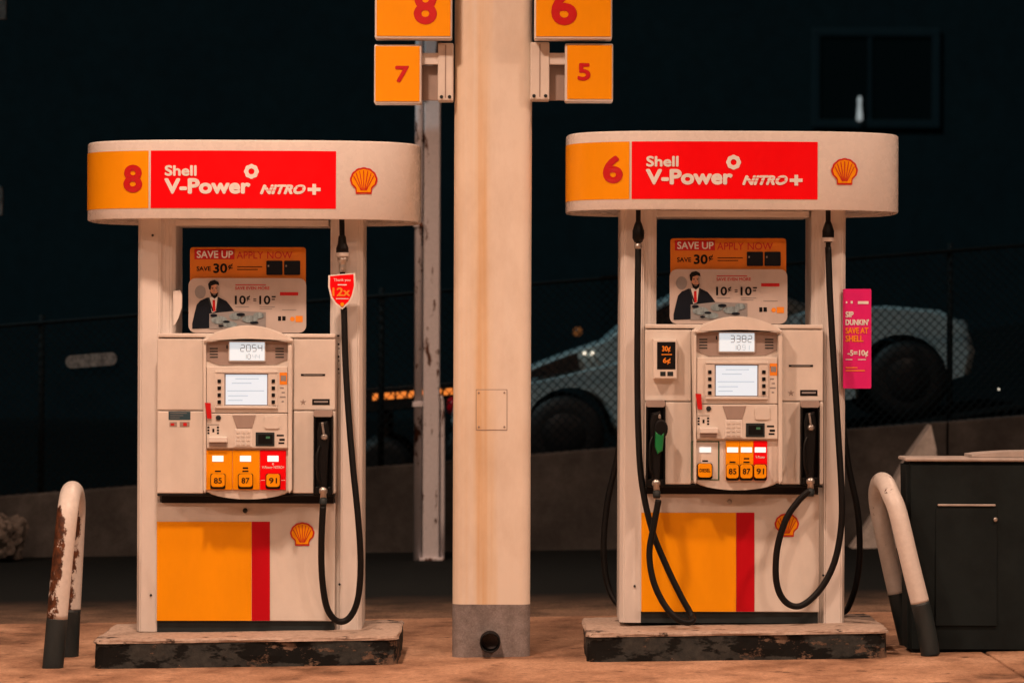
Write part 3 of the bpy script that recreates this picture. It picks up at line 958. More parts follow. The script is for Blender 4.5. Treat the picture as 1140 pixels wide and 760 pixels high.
# ------------------------------------------------------------------ plinths
def plinth(r, label):
    x0, x1 = r
    y0, y1 = -0.22, 0.60
    a = W(x0, 735, y0).x; b = W(x1, 735, y0).x
    cx = (a + b) / 2
    t = thing('pump_plinth', (cx, 0.19, GZ(cx)), label, 'plinth', 'concrete plinths under the pumps')
    def body(z0, z1, grow, name, m, bev):
        mb = MB()
        pts = [(px, -py) for px, py in []]
        rr = 0.07
        out = []
        for cx_, cy_, a0 in ((b + grow - rr, y0 - grow + rr, -90), (b + grow - rr, y1 + grow - rr, 0), (a - grow + rr, y1 + grow - rr, 90), (a - grow + rr, y0 - grow + rr, 180)):
            for k in range(5):
                an = math.radians(a0 + 90 * k / 4)
                out.append((cx_ + rr * math.cos(an), cy_ + rr * math.sin(an)))
        # subdivide the long sides so that the worn edge can wander
        fine = []
        for i in range(len(out)):
            p, q = Vector(out[i]), Vector(out[(i + 1) % len(out)])
            n = max(1, int((q - p).length / 0.05))
            for k in range(n):
                fine.append(p + (q - p) * k / n)
        lev = [z0, z0 + (z1 - z0) * 0.5, z1 - bev, z1]
        rings = []
        for j, z in enumerate(lev):
            ring = []
            for i, p in enumerate(fine):
                c = Vector((cx, 0.19))
                d = (p - c).normalized()
                jit = (0.003 * math.sin(i * 0.7 + j) + 0.002 * math.sin(i * 0.31 + 2 * j) + random.uniform(-0.0015, 0.0015))
                if j == 3:
                    jit -= bev * 0.8 + (0.012 if random.random() < 0.05 else 0)
                q = p + d * jit
                ring.append(mb.bm.verts.new((q.x, q.y, z + GZ(q.x) + (random.uniform(-0.003, 0.003) if j > 1 else 0))))
            rings.append(ring)
        n = len(fine)
        for u, v in zip(rings, rings[1:]):
            for k in range(n):
                mb.bm.faces.new((u[k], u[(k + 1) % n], v[(k + 1) % n], v[k]))
        mb.bm.faces.new(rings[-1])
        mb.bm.faces.new(rings[0][::-1])
        return mb.build(name, m, t)
    body(-0.012, 0.118, 0.0, 'base', M['plinth'], 0.004)
    body(0.1185, 0.136, 0.006, 'top', M['plinthtop'], 0.008)
    return t
plinth((104, 441.5), 'chipped concrete plinth between the rusty hoop and the column')
plinth((653.5, 989), 'chipped concrete plinth beside the leaning hoop, hose end lying on it')

# ------------------------------------------------------------------ fuel pumps
OL = W(277, 703, 0.12)
OL = Vector((OL.x, 0.31, OL.z))
OR_ = W(815.5, 693, 0.12)
OR_ = Vector((OR_.x, 0.31, OR_.z))

HCY = 0.31
HA = (W(468.3, 205, HCY).x - W(101, 205, HCY).x) / 2       # half width of the header
HB = 0.45                                                   # half depth
HCX = (W(468.3, 205, HCY).x + W(101, 205, HCY).x) / 2 - OL.x
HN = 3.2
def header_y(xl, grow=0.0):
    t = min(0.9999, abs(xl) / (HA + grow))
    return HCY - (HB + grow) * (1 - t ** HN) ** (1 / HN)

SEG7 = {'0': 'abcdef', '1': 'bc', '2': 'abged', '3': 'abgcd', '4': 'fgbc', '5': 'afgcd', '6': 'afgedc', '7': 'abc', '8': 'abcdefg', '9': 'abcdfg'}
def digits(mb, mp, s, x0, y0, w, h, gap, y, th):
    for i, ch in enumerate(s):
        x = x0 + i * (w + gap)
        segs = {'a': (x + th, y0, x + w - th, y0 + th), 'g': (x + th, y0 + h / 2 - th / 2, x + w - th, y0 + h / 2 + th / 2), 'd': (x + th, y0 + h - th, x + w - th, y0 + h),
                'f': (x, y0 + th, x + th, y0 + h / 2), 'e': (x, y0 + h / 2, x + th, y0 + h - th), 'b': (x + w - th, y0 + th, x + w, y0 + h / 2), 'c': (x + w - th, y0 + h / 2, x + w, y0 + h - th)}
        for k in SEG7.get(ch, ''):
            mb.prect(mp, segs[k], y)

def nozzle_set(pump, mp, x0, x1, y0, y1, green):
    """holster with a hanging nozzle; returns the point where the hose leaves"""
    w = x1 - x0
    hol = MB()
    hol.pbox(mp, (x0, y0, x1, y1 - 3), -0.004, 0.02, 0.002)
    hol.pbox(mp, (x0, y0 + 6, x0 + 2, y1 - 4), -0.045, -0.0045, 0.002)
    hol.pbox(mp, (x1 - 2, y0 + 6, x1, y1 - 4), -0.045, -0.0045, 0.002)
    h = hol.build('holster', M['black'], pump)
    MB().pprism(mp, rrect(x0, y0, x1, y0 + 7.5, 2), -0.052, -0.0045, 0.004).build('holster_cap', M['brown'], h)
    MB().pbox(mp, (x0 + 2, y1 - 12, x1 - 2, y1 - 3), -0.05, -0.0045, 0.004).build('holster_tray', M['black'], h)
    cx = (x0 + x1) / 2
    n = thing_part = MB().pprism(mp, [(cx - w * 0.20, y0 + 14), (cx + w * 0.24, y0 + 12), (cx + w * 0.34, y0 + 26), (cx + w * 0.26, y0 + 46), (cx + w * 0.20, y1 - 10), (cx - w * 0.20, y1 - 10), (cx - w * 0.26, y0 + 44), (cx - w * 0.30, y0 + 24)], -0.085, -0.03, 0.012, 3).build('nozzle', M['black'], pump)
    c = mp(cx, y0 + 18, -0.09)
    if green:
        MB().pprism(mp, ell(cx + w * 0.28, y0 + 32, w * 0.36, 11), -0.10, -0.0855, 0.008, 3).build('splash_guard', M['black'], n)
        MB().pprism(mp, [(cx - w * 0.02, y0 + 34), (cx + w * 0.20, y0 + 41), (cx + w * 0.44, y0 + 36), (cx + w * 0.36, y0 + 56), (cx + w * 0.1, y0 + 60), (cx - w * 0.04, y0 + 52)], -0.112, -0.0858, 0.008, 3).build('grip_cover', M['green'], n)
        MB().pprism(mp, ell(cx + w * 0.2, y0 + 18, 1.6, 2.6, 10), -0.094, -0.084, 0.002).build('badge', M['steel'], n)
    else:
        MB().pprism(mp, [(cx - 2.2, y0 + 14), (cx + 0.2, y0 + 13.5), (cx + 2.0, y0 + 26), (cx - 0.4, y0 + 27)], -0.096, -0.084, 0.003).build('lever', M['steel'], n)
        e = mp(cx + 1.2, y0 + 30, -0.10)
        MB().lathe((e.x, -0.10, e.z), (e.x, -0.084, e.z), [(0, 0.008), (0.4, 0.014), (1, 0.017)], 14).build('latch_knob', M['steel'], n)
    # trigger guard
    g = [mp(cx - w * 0.16, y0 + 40, -0.088), mp(cx - w * 0.30, y0 + 50, -0.10), mp(cx - w * 0.30, y1 - 26, -0.10), mp(cx - w * 0.14, y1 - 16, -0.088)]
    MB().tube(g, 0.006, 8, 4).build('trigger_guard', M['black'], n)
    a = mp(cx, y1 - 12, -0.065); b = mp(cx + (0.5 if not green else 1), y1 + 1, -0.085)
    MB().lathe(a, b, [(0, 0.016), (0.3, 0.020), (0.5, 0.020), (0.55, 0.014), (1, 0.015)], 16).build('swivel', M['steel'], n)
    c2 = mp(cx + (0 if not green else 1), y1 + 9, -0.092)
    MB().lathe(b, c2, [(0, 0.015), (0.1, 0.018), (0.7, 0.018), (1, 0.016)], 14).build('collar', M['dark'], n)
    return c2

def hose(pump, mp, pts, r=0.0155, name='hose'):
    return MB().tube([mp(*p) for p in pts], r, 12, 8).build(name, M['rubber'], pump)

def make_pump(kind):
    left = kind == 'L'
    O = OL if left else OR_
    S = O - OL
    def m(px, py, y):
        return W(px, py, y) + S
    label = ('white fuel pump numbered 8 with one hose, left of the column' if left else 'white fuel pump numbered 6 with two hoses, right of the column')
    P = thing('fuel_pump', O, label, 'fuel pump', 'fuel pumps')
    cx = O.x
    # ---- header
    zt = m(270, 156, -0.13).z; zb = m(270, 243.6, -0.13).z
    if not left:
        mh0 = m
        def mh(px, py, y):
            return mh0(px, py, y) + Vector((-0.050, 0, 0))
    else:
        mh = m
    hx = O.x + HCX + (0 if left else -0.010)
    def ring(grow, z, n=120):
        out = []
        for k in range(n):
            a = 2 * PI * k / n
            c, s = math.cos(a), math.sin(a)
            out.append(Vector((hx + (HA + grow) * math.copysign(abs(c) ** (2 / HN), c), HCY + (HB + grow) * math.copysign(abs(s) ** (2 / HN), s), z)))
        return out
    mb = MB()
    rings = [[mb.bm.verts.new(v) for v in ring(g, z)] for g, z in ((-0.05, zb + 0.012), (-0.014, zb + 0.012), (-0.012, zb), (-0.003, zb), (0, zb + 0.004), (0, zt - 0.006), (-0.006, zt), (-0.05, zt))]
    for a, b in zip(rings, rings[1:]):
        for k in range(len(a)):
            f = mb.bm.faces.new((a[k], a[(k + 1) % len(a)], b[(k + 1) % len(a)], b[k]))
            f.smooth = True
    mb.bm.faces.new(rings[0][::-1]); mb.bm.faces.new(rings[-1])
    H = mb.build('header', M['header'], P)
    H.data.set_sharp_from_angle(angle=math.radians(40)) if hasattr(H.data, 'set_sharp_from_angle') else None
    def hm(px, py, off):
        """pixel -> point on the curved header face"""
        y = -0.06
        for _ in range(6):
            v = mh(px, py, y)
            y = header_y(v.x - hx)
        v = mh(px, py, y)
        return Vector((v.x, y - off, v.z))
    def panel(x0l, x1l, z0, z1, name, mat, off):
        """curved panel between local x positions"""
        mb = MB()
        n = 24
        cols = []
        for k in range(n + 1):
            t = k / n
            xl = x0l + (x1l - x0l) * t
            if x0l < -0.9 * HA:
                # even steps along the curved end
                a0 = math.acos(min(1, (abs(x0l) / HA) ** (HN / 2))); a1 = math.acos((abs(x1l) / HA) ** (HN / 2))
                a = a0 + (a1 - a0) * t
                xl = -HA * math.cos(a) ** (2 / HN)
            y = header_y(xl)
            # outward normal of the superellipse
            gx = (abs(xl) / HA) ** (HN - 1) / HA * math.copysign(1, xl); gy = -((abs(HCY - y) / HB) ** (HN - 1)) / HB
            L = math.hypot(gx, gy)
            q = Vector((hx + xl + gx / L * off, y + gy / L * off, 0))
            cols.append((mb.bm.verts.new((q.x, q.y, z0)), mb.bm.verts.new((q.x, q.y, z1))))
        for a, b in zip(cols, cols[1:]):
            f = mb.bm.faces.new((a[0], b[0], b[1], a[1])); f.smooth = True
        return mb.build(name, mat, H)
    z1 = m(270, 168, -0.13).z; z0 = m(270, 232, -0.13).z
    panel(-HA * 0.9995, hm(165.5, 200, 0).x - hx, z0, z1, 'number_panel', M['yellow'], 0.0025)
    panel(hm(168, 200, 0).x - hx, hm(374, 200, 0).x - hx, z0, z1, 'name_panel', M['red'], 0.0025)
    t = MB()
    put_text(t, hm, 'Shell', (183.5, 184, 219, 196), 0.0055, 0.05)
    put_text(t, hm, 'V-Power', (183, 198.5, 279, 216), 0.0055, 0.062)
    put_text(t, hm, 'NITRO', (289.5, 205.5, 342, 216.5), 0.0055, 0.085, 0.07)
    for r in ((342.5, 209.2, 357, 213), (347.8, 205, 352, 217)):
        t.ppoly(lambda a, b, y: hm(a, b, 0.0055 if r[0] < 345 else 0.0065), [(r[0], r[1]), (r[2], r[1]), (r[2], r[3]), (r[0], r[3])], 0)
    for q in [[(280 + r_ * (1 + (0.045 * math.cos(8 * a_) if r_ > 5 else 0)) * math.cos(a_), 191 + r_ * (1 + (0.045 * math.cos(8 * a_) if r_ > 5 else 0)) * math.sin(a_)) for r_, a_ in ((8.0, 2 * PI * k / 48), (8.0, 2 * PI * (k + 1) / 48), (3.3, 2 * PI * (k + 1) / 48), (3.3, 2 * PI * k / 48))] for k in range(48)]:
        t.ppoly(lambda a, b, y: hm(a, b, 0.0055), q, 0)
    t.build('lettering', M['whiteprint'], H)
    t = MB()
    for yy in (208.2, 211.6):
        t.ppoly(lambda a, b, y: hm(a, b, 0.007), [(296, yy), (338, yy), (338, yy + 0.7), (296, yy + 0.7)], 0)
    t.build('lettering_stripe', M['red'], H)
    put_text(MB(), hm, '8' if left else '6', (137.5, 183.5, 158.5, 214.5), 0.0055, 0.05).build('number', M['redprint'], H)
    e, fill, ribs = emblem(lambda a, b, y: hm(a, b, -y), 405, 201.3, 30.5, 29.5, -0.0045, H)
    fill.build('emblem_fill', M['yellow'], H)
    ribs.build('emblem_rib', M['redprint'], H)
    # ---- posts
    zbase = O.z
    def post(xa, xb, inner_right):
        a = m(xa, 500, 0.12).x; b = m(xb, 500, 0.12).x
        mb = MB()
        w = b - a
        # plan outline, inner edge chamfered
        if inner_right:
            pl = [(a, 0.15), (a + 0.018, 0.12), (a + w * 0.62, 0.12), (a + w * 0.72, 0.155), (b - 0.02, 0.165), (b, 0.19), (b, 0.50), (a, 0.50)]
        else:
            pl = [(a, 0.19), (a + 0.02, 0.165), (a + w * 0.28, 0.155), (a + w * 0.38, 0.12), (b - 0.018, 0.12), (b, 0.15), (b, 0.50), (a, 0.50)]
        zt_ = zb + 0.011
        lo = [mb.bm.verts.new((x, y, zbase)) for x, y in pl]
        hi = [mb.bm.verts.new((x, y, zt_)) for x, y in pl]
        mb.bm.faces.new(lo[::-1]); mb.bm.faces.new(hi)
        for k in range(len(pl)):
            mb.bm.faces.new((lo[k], lo[(k + 1) % len(pl)], hi[(k + 1) % len(pl)], hi[k]))
        bmesh.ops.recalc_face_normals(mb.bm, faces=mb.bm.faces)
        es = [e_ for e_ in mb.bm.edges if abs(e_.verts[0].co.z - e_.verts[1].co.z) > 1]
        bmesh.ops.bevel(mb.bm, geom=es, offset=0.006, segments=2, affect='EDGES')
        p = mb.build('post', M['paint'], P)
        return p
    pl_ = post(152, 192.5, True)
    pr_ = post(366, 403, False)
    for px, py, par in ((168, 662, pl_), (378, 650, pr_), (170, 262, pl_)):
        v = m(px, py, 0.12)
        MB().lathe((v.x, 0.112, v.z), (v.x, 0.1195, v.z), [(0, 0.003), (0.5, 0.006), (1, 0.006)], 10).build('screw', M['dark'], par)
    # crossbeam under the header
    a = m(192.5, 248, 0.2); b = m(366, 252, 0.2)
    MB().box(a.x + 0.001, b.x - 0.001, 0.2, 0.48, zb - 0.02, zb + 0.0105, 0.004).build('crossbeam', M['paint'], P)
    # ---- lower cabinet
    r = (174, 559, 372.5, 691)
    q0 = m(174, 559, 0.10); q1 = m(372.5, 691, 0.10)
    MB().box(q0.x, q1.x, 0.1, 0.52, q1.z, q0.z, 0.004).build('lower_door', M['panel'], P)
    lowdoor = P.children[-1]
    MB().box(q0.x + 0.004, q1.x - 0.004, 0.115, 0.505, zbase, q1.z - 0.001).build('kick_plate', M['dark'], P)
    MB().prect(m, (174.6, 580.3, 280, 690.4), 0.0965).build('yellow_panel', M['yellow'], lowdoor)
    MB().prect(m, (280.3, 580.3, 300.5, 690.4), 0.0965).build('red_stripe', M['deepred'], lowdoor)
    e, fill, ribs = emblem(m, 336.5, 594, 27, 26, 0.0965, lowdoor)
    fill.build('emblem_fill', M['yellow'], lowdoor)
    ribs.build('emblem_rib', M['redprint'], lowdoor)
    v = m(273, 568, 0.1)
    MB().lathe((v.x, 0.088, v.z), (v.x, 0.0995, v.z), [(0, 0.007), (0.4, 0.011), (1, 0.012)], 14).build('lock', M['steel'] if not left else M['dark'], lowdoor)
    # ---- upper body
    core0 = m(176, 372, 0.0); core1 = m(372.5, 549, 0.0)
    MB().box(core0.x, core1.x, 0.022, 0.60, core1.z, core0.z, 0.004).build('body', M['panel2'], P)
    MB().box(core0.x + 0.01, core1.x - 0.01, 0.09, 0.53, m(0, 559, 0.09).z + 0.001, core1.z - 0.001).build('gap_shelf', M['black'], P)
    MB().pbox(m, (175, 549.3, 373, 552.5), 0.004, 0.06, 0.003).build('shelf_lip', M['black'], P)
    bod = P
    for r in ((175, 376.8, 226.5, 456.5), (175, 457.4, 226.5, 549), (326.5, 376.8, 373, 456.5), (326.5, 457.4, 373, 549)):
        MB().pbox(m, r, 0.0, 0.0215, 0.005, 2).build('side_panel', M['panel'], P)
    MB().pbox(m, (175, 370.8, 373, 376.2), -0.006, 0.0215, 0.005, 2).build('top_rail', M['panel'], P)
    # bezel
    def arch_pts(x0, x1, ytop, yside, ybot, ybelly, n=14):
        pts = []
        c = (x0 + x1) / 2
        for k in range(n + 1):
            t = k / n
            x = x0 + (x1 - x0) * t
            pts.append((x, yside - (yside - ytop) * math.sin(PI * t) ** 0.85))
        for k in range(n + 1):
            t = k / n
            x = x1 - 3 - (x1 - x0 - 6) * t
            pts.append((x, ybot + (ybelly - ybot) * math.sin(PI * t) ** 0.6))
        return pts
    B = MB().pprism(m, arch_pts(225, 326.5, 362, 378, 546, 555.5), -0.045, -0.0065, 0.012, 3).build('bezel', M['panel'], P)
    # hood over the display
    pts = []
    n = 14
    for k in range(n + 1):
        t = k / n
        pts.append((226.5 + 98.5 * t, 379 - 16.3 * math.sin(PI * t) ** 0.85))
    for k in range(n + 1):
        t = k / n
        pts.append((323 - 94 * t, 381 - 4.0 * math.sin(PI * t)))
    MB().pprism(m, pts, -0.085, -0.0455, 0.008, 3).build('hood', M['panel'], B)
    MB().pprism(m, [(226.3, 384), (229.3, 384), (229.3, 545), (228, 549), (226.3, 545)], -0.075, -0.0455, 0.003).build('side_rail', M['panel'], B)
    MB().pprism(m, [(320.6, 384), (325, 384), (325, 545), (322, 549), (320.6, 545)], -0.075, -0.0455, 0.003).build('side_rail', M['panel'], B)
    vis = MB().pprism(m, [(230, 380), (320, 380), (320, 400), (308, 405.5), (244, 406.5), (230, 401)], -0.049, -0.0455, 0.001).build('shaded_visor', M['brown'], B)  # brown tone paints in the shadow that the hood throws here
    MB().pprism(m, rrect(254.3, 379.6, 295.6, 402.6, 1.2), -0.056, -0.0495, 0.002).build('display_frame', M['panel2'], B)
    MB().pbox(m, (255.6, 380.8, 294.4, 401.2), -0.0585, -0.0562).build('price_display', M['lcd'], B)
    t = MB()
    digits(t, m, '2054' if left else '3382', 267.5, 383.2, 5.0, 8.2, 1.5, -0.0596, 0.75)
    digits(t, m, '10' if left else '10', 271, 394, 3.4, 5.6, 1.2, -0.0596, 0.55)
    digits(t, m, '44' if left else '91', 281, 394, 3.4, 5.6, 1.2, -0.0596, 0.3)
    t.build('digit', M['greyprint'], B)
    for k in range(4):
        MB().prect(m, (233.5, 387.2 + k * 3.2, 242.5, 388.6 + k * 3.2), -0.0502).build('speaker_slot', M['dark'], B)
        MB().prect(m, (306.5, 387.2 + k * 3.2, 316, 388.6 + k * 3.2), -0.0502).build('speaker_slot', M['dark'], B)
    MB().prect(m, (252, 384, 253.4, 388), -0.0502).build('display_mark', M['blackprint'], B)
    # middle control plate
    MB().pprism(m, [(230, 408), (320.2, 408), (320.2, 459.3), (230, 459.3)], -0.066, -0.0455, 0.003).build('upper_plate', M['panel'], B)
    MB().pprism(m, [(230, 460.2), (320.2, 460.2), (320.2, 498.6), (230, 498.6)], -0.068, -0.0455, 0.003).build('lower_plate', M['panel'], B)
    sf = MB()
    sf.pbox(m, (239.5, 412.5, 309.3, 415.4), -0.080, -0.0662, 0.002)
    sf.pbox(m, (239.5, 451.6, 309.3, 454.6), -0.078, -0.0662, 0.002)
    sf.pbox(m, (239.5, 415.6, 249.6, 451.4), -0.077, -0.0662, 0.002)
    sf.pbox(m, (298.6, 415.6, 309.3, 451.4), -0.077, -0.0662, 0.002)
    sf.build('screen_frame', M['panel'], B)
    MB().pbox(m, (249.8, 415.6, 298.4, 451.4), -0.0668, -0.0662).build('screen_edge', M['brown'], B)
    MB().pbox(m, (251.3, 416.8, 297.2, 450.4), -0.0690, -0.0670).build('screen', M['screen'], B)
    t = MB()
    for (xa, ya, xb) in ((262, 421, 288), (258, 426, 280), (253, 434.5, 294), (254, 440, 276), (254, 445, 270)):
        t.prect(m, (xa, ya, xb, ya + 0.8), -0.0698)
    t.build('screen_text', M['screenline'], B)
    for k in range(4):
        for xx in (244, 304.2):
            yy = 424.2 + 7.7 * k
            MB().pbox(m, (xx - 1.9, yy - 2, xx + 1.9, yy + 2), -0.0815, -0.0772, 0.001).build('soft_key', M['blackprint'], B)
    # stickers
    MB().prect(m, (311.3, 414.5, 319.6, 428), -0.0668).build('sticker', M['orangeprint'], B)
    t = MB()
    t.prect(m, (312.5, 418, 318.5, 424), -0.0675)
    for k in range(4):
        t.prect(m, (311.5 + k % 2 * 2, 431 + k * 5, 316 + k % 3, 432.6 + k * 5), -0.0668)
    t.build('sticker_print', M['greyprint'], B)
    MB().pprism(m, [(228, 448), (234.5, 448.5), (234.5, 456), (235, 457), (235.5, 466), (230.5, 465.5), (229.5, 457)], -0.083, -0.0755, 0.001).build('seal_tape', M['redprint'], B)
    v = m(243.2, 464.8, -0.068)
    MB().lathe((v.x, -0.076, v.z), (v.x, -0.0682, v.z), [(0, 0.008), (0.3, 0.012), (1, 0.012)], 16).build('call_button', M['dark'], B)
    MB().pprism(m, [(258.5, 461.8), (285, 461.8), (280.5, 476.5), (263.5, 476.5)], -0.072, -0.0682, 0.002).build('keypad_shade', M['brown'], B)
    kp = MB().pprism(m, [(261.5, 477.2), (280.5, 477.2), (281, 497), (261, 497)], -0.072, -0.0682, 0.002).build('keypad', M['paint'], B)
    t = MB()
    for i in range(3):
        for j in range(4):
            t.pbox(m, (263.2 + i * 5.5, 479 + j * 4.4, 267.2 + i * 5.5, 482.2 + j * 4.4), -0.0755, -0.0722, 0.001, 1)
    t.build('key', M['panel'], B, kind='stuff')
    MB().pprism(m, rrect(294.8, 463, 311, 477, 1.5), -0.074, -0.0682, 0.003).build('contactless_plate', M['panel'], B)
    sl = MB().pbox(m, (284.6, 481, 305.5, 496.4), -0.0715, -0.0682, 0.001).build('receipt_slot', M['dark'], B)
    MB().pbox(m, (287.5, 483.5, 303.5, 494), -0.073, -0.0717).build('slot_recess', M['black'], B)
    MB().prect(m, (296, 485.5, 300.5, 488), -0.0738).build('slot_light', M['greenlit'], B)
    t = MB()
    for (xa, ya, xb, yb) in ((308, 483.5, 316, 485.5), (311, 488, 317, 490.5), (310, 492, 316.5, 494)):
        t.prect(m, (xa, ya, xb, yb), -0.0688)
    for k in range(3):
        t.prect(m, (230.8, 474.5 + 3.2 * k, 233.2, 476.6 + 3.2 * k), -0.0688)
        t.prect(m, (241.4, 474.5 + 3.2 * k, 243.8, 476.6 + 3.2 * k), -0.0688)
    t.prect(m, (236.4, 477, 238.6, 481), -0.0688)
    t.prect(m, (230.5, 472.3, 244, 472.8), -0.0688)
    t.build('instruction_print', M['blackprint'], B)
    MB().pbox(m, (232, 486, 253.2, 492.4), -0.092, -0.0682, 0.004).build('card_reader', M['paint'], B)
    MB().pbox(m, (233, 492.6, 252, 496.6), -0.078, -0.0682, 0.001).build('card_slot', M['brown'], B)
    # grade selectors
    if left:
        sets = [((227.6, 501, 258.4, 545), 'yellow', '85', (235, 250)), ((258.9, 501, 289, 545), 'yellow', '87', (265.7, 280.8)), ((289.5, 501, 318.2, 545), 'red', '91', (296.5, 311.3))]
        for r, col, tx, (ba, bb) in sets:
            g = MB().pbox(m, r, -0.056, -0.0455, 0.002).build('grade_panel', M[col], B)
            bc = (ba + bb) / 2
            MB().pbox(m, (bc - 6.2, 507, bc + 6.2, 513.6), -0.0585, -0.0562, 0.001).build('grade_display', M['pricelit'], B)
            MB().pprism(m, rrect(ba - 0.8, 527, bb + 0.8, 544, 2), -0.066, -0.0562, 0.002).build('button_surround', M['black'], B)
            MB().pprism(m, rrect(ba, 527.4, bb, 541.6, 2.6), -0.082, -0.0662, 0.004, 3).build('grade_button', M['yellow'], B)
            t = MB()
            put_text(t, m, tx, (bc - 4.4, 531.5, bc + 4.4, 537.8), -0.0832, 0.02)
            if col == 'yellow':
                t.prect(m, (bc - 3.4, 523.4, bc + 3.4, 525), -0.0568)
                if tx == '87':
                    t.prect(m, (bc - 3.0, 519.8, bc + 3.0, 521.6), -0.0568)
            t.build('grade_print', M['blackprint'], B)
            if col == 'red':
                t = MB()
                put_text(t, m, 'V-Power NITRO+', (291.5, 518.2, 316.5, 521.4), -0.0568, 0.02)
                for q in ring_pts(304, 516.2, 0.5, 1.2, 10):
                    t.ppoly(m, q, -0.0568)
                t.prect(m, (290.5, 534, 295, 534.5), -0.0568); t.prect(m, (313, 534, 317.5, 534.5), -0.0568)
                t.build('grade_print', M['whiteprint'], B)
    else:
        N = W
        def mm(px, py, y):
            return W(px, py, y)
        fr = MB()
        for r in ((769.6, 490.8, 800.8, 491.8), (769.6, 533.2, 800.8, 534.2), (769.6, 491.8, 770.8, 533.2), (799.6, 491.8, 800.8, 533.2)):
            fr.pbox(mm, r, -0.0478, -0.0455)
        fr.build('grade_outline', M['greenline'], B)
        MB().pbox(mm, (778.8, 497.6, 791.6, 503.4), -0.0505, -0.0457, 0.001).build('grade_display', M['pricelit'], B)
        MB().pprism(mm, rrect(776.6, 515.4, 793.2, 533, 2), -0.056, -0.0457, 0.002).build('button_surround', M['black'], B)
        MB().pprism(mm, rrect(777.3, 515.8, 792.5, 531, 2.6), -0.072, -0.0562, 0.004, 3).build('grade_button', M['yellow'], B)
        t = MB()
        put_text(t, mm, 'DIESEL', (778.8, 521.3, 791, 525.2), -0.0732, 0.02)
        t.prect(mm, (781.8, 512, 788.2, 513.6), -0.0462)
        t.build('grade_print', M['blackprint'], B)
        for r, col, tx in (((808, 490.6, 823.2, 534), 'yellow', '85'), ((823.5, 490.6, 838.6, 534), 'yellow', '87'), ((838.9, 490.6, 854, 534), 'red', '91')):
            MB().pbox(mm, r, -0.056, -0.0455, 0.002).build('grade_panel', M[col], B)
            bc = (r[0] + r[2]) / 2
            MB().pbox(mm, (bc - 6.2, 497.6, bc + 6.2, 503.4), -0.0585, -0.0562, 0.001).build('grade_display', M['pricelit'], B)
            MB().pprism(mm, rrect(bc - 7.3, 516.6, bc + 7.3, 534.6, 2), -0.066, -0.0562, 0.002).build('button_surround', M['black'], B)
            MB().pprism(mm, rrect(bc - 6.7, 517, bc + 6.7, 532, 2.6), -0.082, -0.0662, 0.004, 3).build('grade_button', M['yellow'], B)
            t = MB()
            put_text(t, mm, tx, (bc - 4.2, 521.2, bc + 4.2, 527.6), -0.0832, 0.02)
            if col == 'yellow':
                t.prect(mm, (bc - 3.4, 513.4, bc + 3.4, 515), -0.0568)
                if tx == '87':
                    t.prect(mm, (bc - 3, 509.5, bc + 3, 511), -0.0568)
            t.build('grade_print', M['blackprint'], B)
            if col == 'red':
                t = MB()
                put_text(t, mm, 'V-Power', (bc - 5.5, 507, bc + 5.5, 510), -0.0568, 0.02)
                t.build('grade_print', M['whiteprint'], B)
    # labels on the side panels
    for r in ((335, 416, 362, 418.4), (347.6, 444, 367, 450.6)):
        MB().prect(m, r, -0.0015).build('black_label', M['blackprint'], P)
    t = MB()
    t.prect(m, (349.5, 446, 365, 448), -0.0025)
    t.prect(m, (338, 416.8, 359, 417.4), -0.0025)
    t.build('label_print', M['greyprint'], P)
    t = MB()
    for k in range(5):
        a0 = 2 * PI * k / 5 - PI / 2
        t.ppoly(m, [(337.5, 447.5), (337.5 + 1.4 * math.cos(a0 - 0.6), 447.5 + 1.4 * math.sin(a0 - 0.6)), (337.5 + 4 * math.cos(a0), 447.5 + 4 * math.sin(a0)), (337.5 + 1.4 * math.cos(a0 + 0.6), 447.5 + 1.4 * math.sin(a0 + 0.6))], -0.0015)
    t.build('star_print', M['brown'], P)
    # warning strip on the right post
    MB().prect(m, (374.6, 372.5, 382, 432), 0.150).build('warning_strip', M['panel2'], pr_)
    t = MB()
    t.prect(m, (375, 372.8, 381.6, 374.6), 0.1485)
    for k in range(9):
        t.prect(m, (376 + (k % 3) * 0.8, 382 + k * 4.6, 379.4 + (k % 2), 384.2 + k * 4.6), 0.1485)
    t.build('warning_print', M['blackprint'], pr_)
    if left:
        MB().prect(m, (187.6, 456.2 + 1.6, 212, 467.2), -0.0015).build('blue_label', M['teallabel'], P)
        t = MB()
        for k in range(3):
            t.prect(m, (189.5, 459.6 + 2.5 * k, 208 - 4 * k, 460.1 + 2.5 * k), -0.0025)
        t.build('label_print', M['greyprint'], P)
        t = MB()
        t.prect(m, (188.6, 469.6, 197, 474.8), -0.0015); t.prect(m, (200, 469.4, 211, 475), -0.0015)
        t.build('card_logo', M['brown'], P)
        t = MB()
        t.prect(m, (190, 471, 194, 473.5), -0.0025); t.prect(m, (204, 470.5, 208, 474), -0.0025)
        t.build('card_logo_print', M['redprint'], P)
        # fin on the inner side of the left post
        MB().pprism(m, [(192.8, 324), (200.5, 323), (202.6, 328), (202.4, 342), (199, 353), (195, 361), (192.8, 362)], 0.135, 0.15, 0.002).build('side_fin', M['paint'], P)
        # single nozzle and hose
        hb = nozzle_set(P, m, 349, 370.2, 456.3, 553.5, False)
        top = m(381, 249, 0.06)
        hp = [(383, 343, 0.03), (384.5, 400, 0.02), (388, 460, 0.0), (393, 520, -0.02), (399, 580, -0.02), (401.5, 630, 0.0), (398, 668, 0.02), (388, 688, 0.03), (375, 690.5, 0.02), (364, 676, -0.01), (358.8, 645, -0.04), (357.8, 605, -0.07), (359.6, 563, -0.092)]
        hose(P, m, hp)
        whip = [(380.6, 243, 0.05), (381, 275, 0.045), (381.5, 310, 0.04), (383, 344, 0.03)]
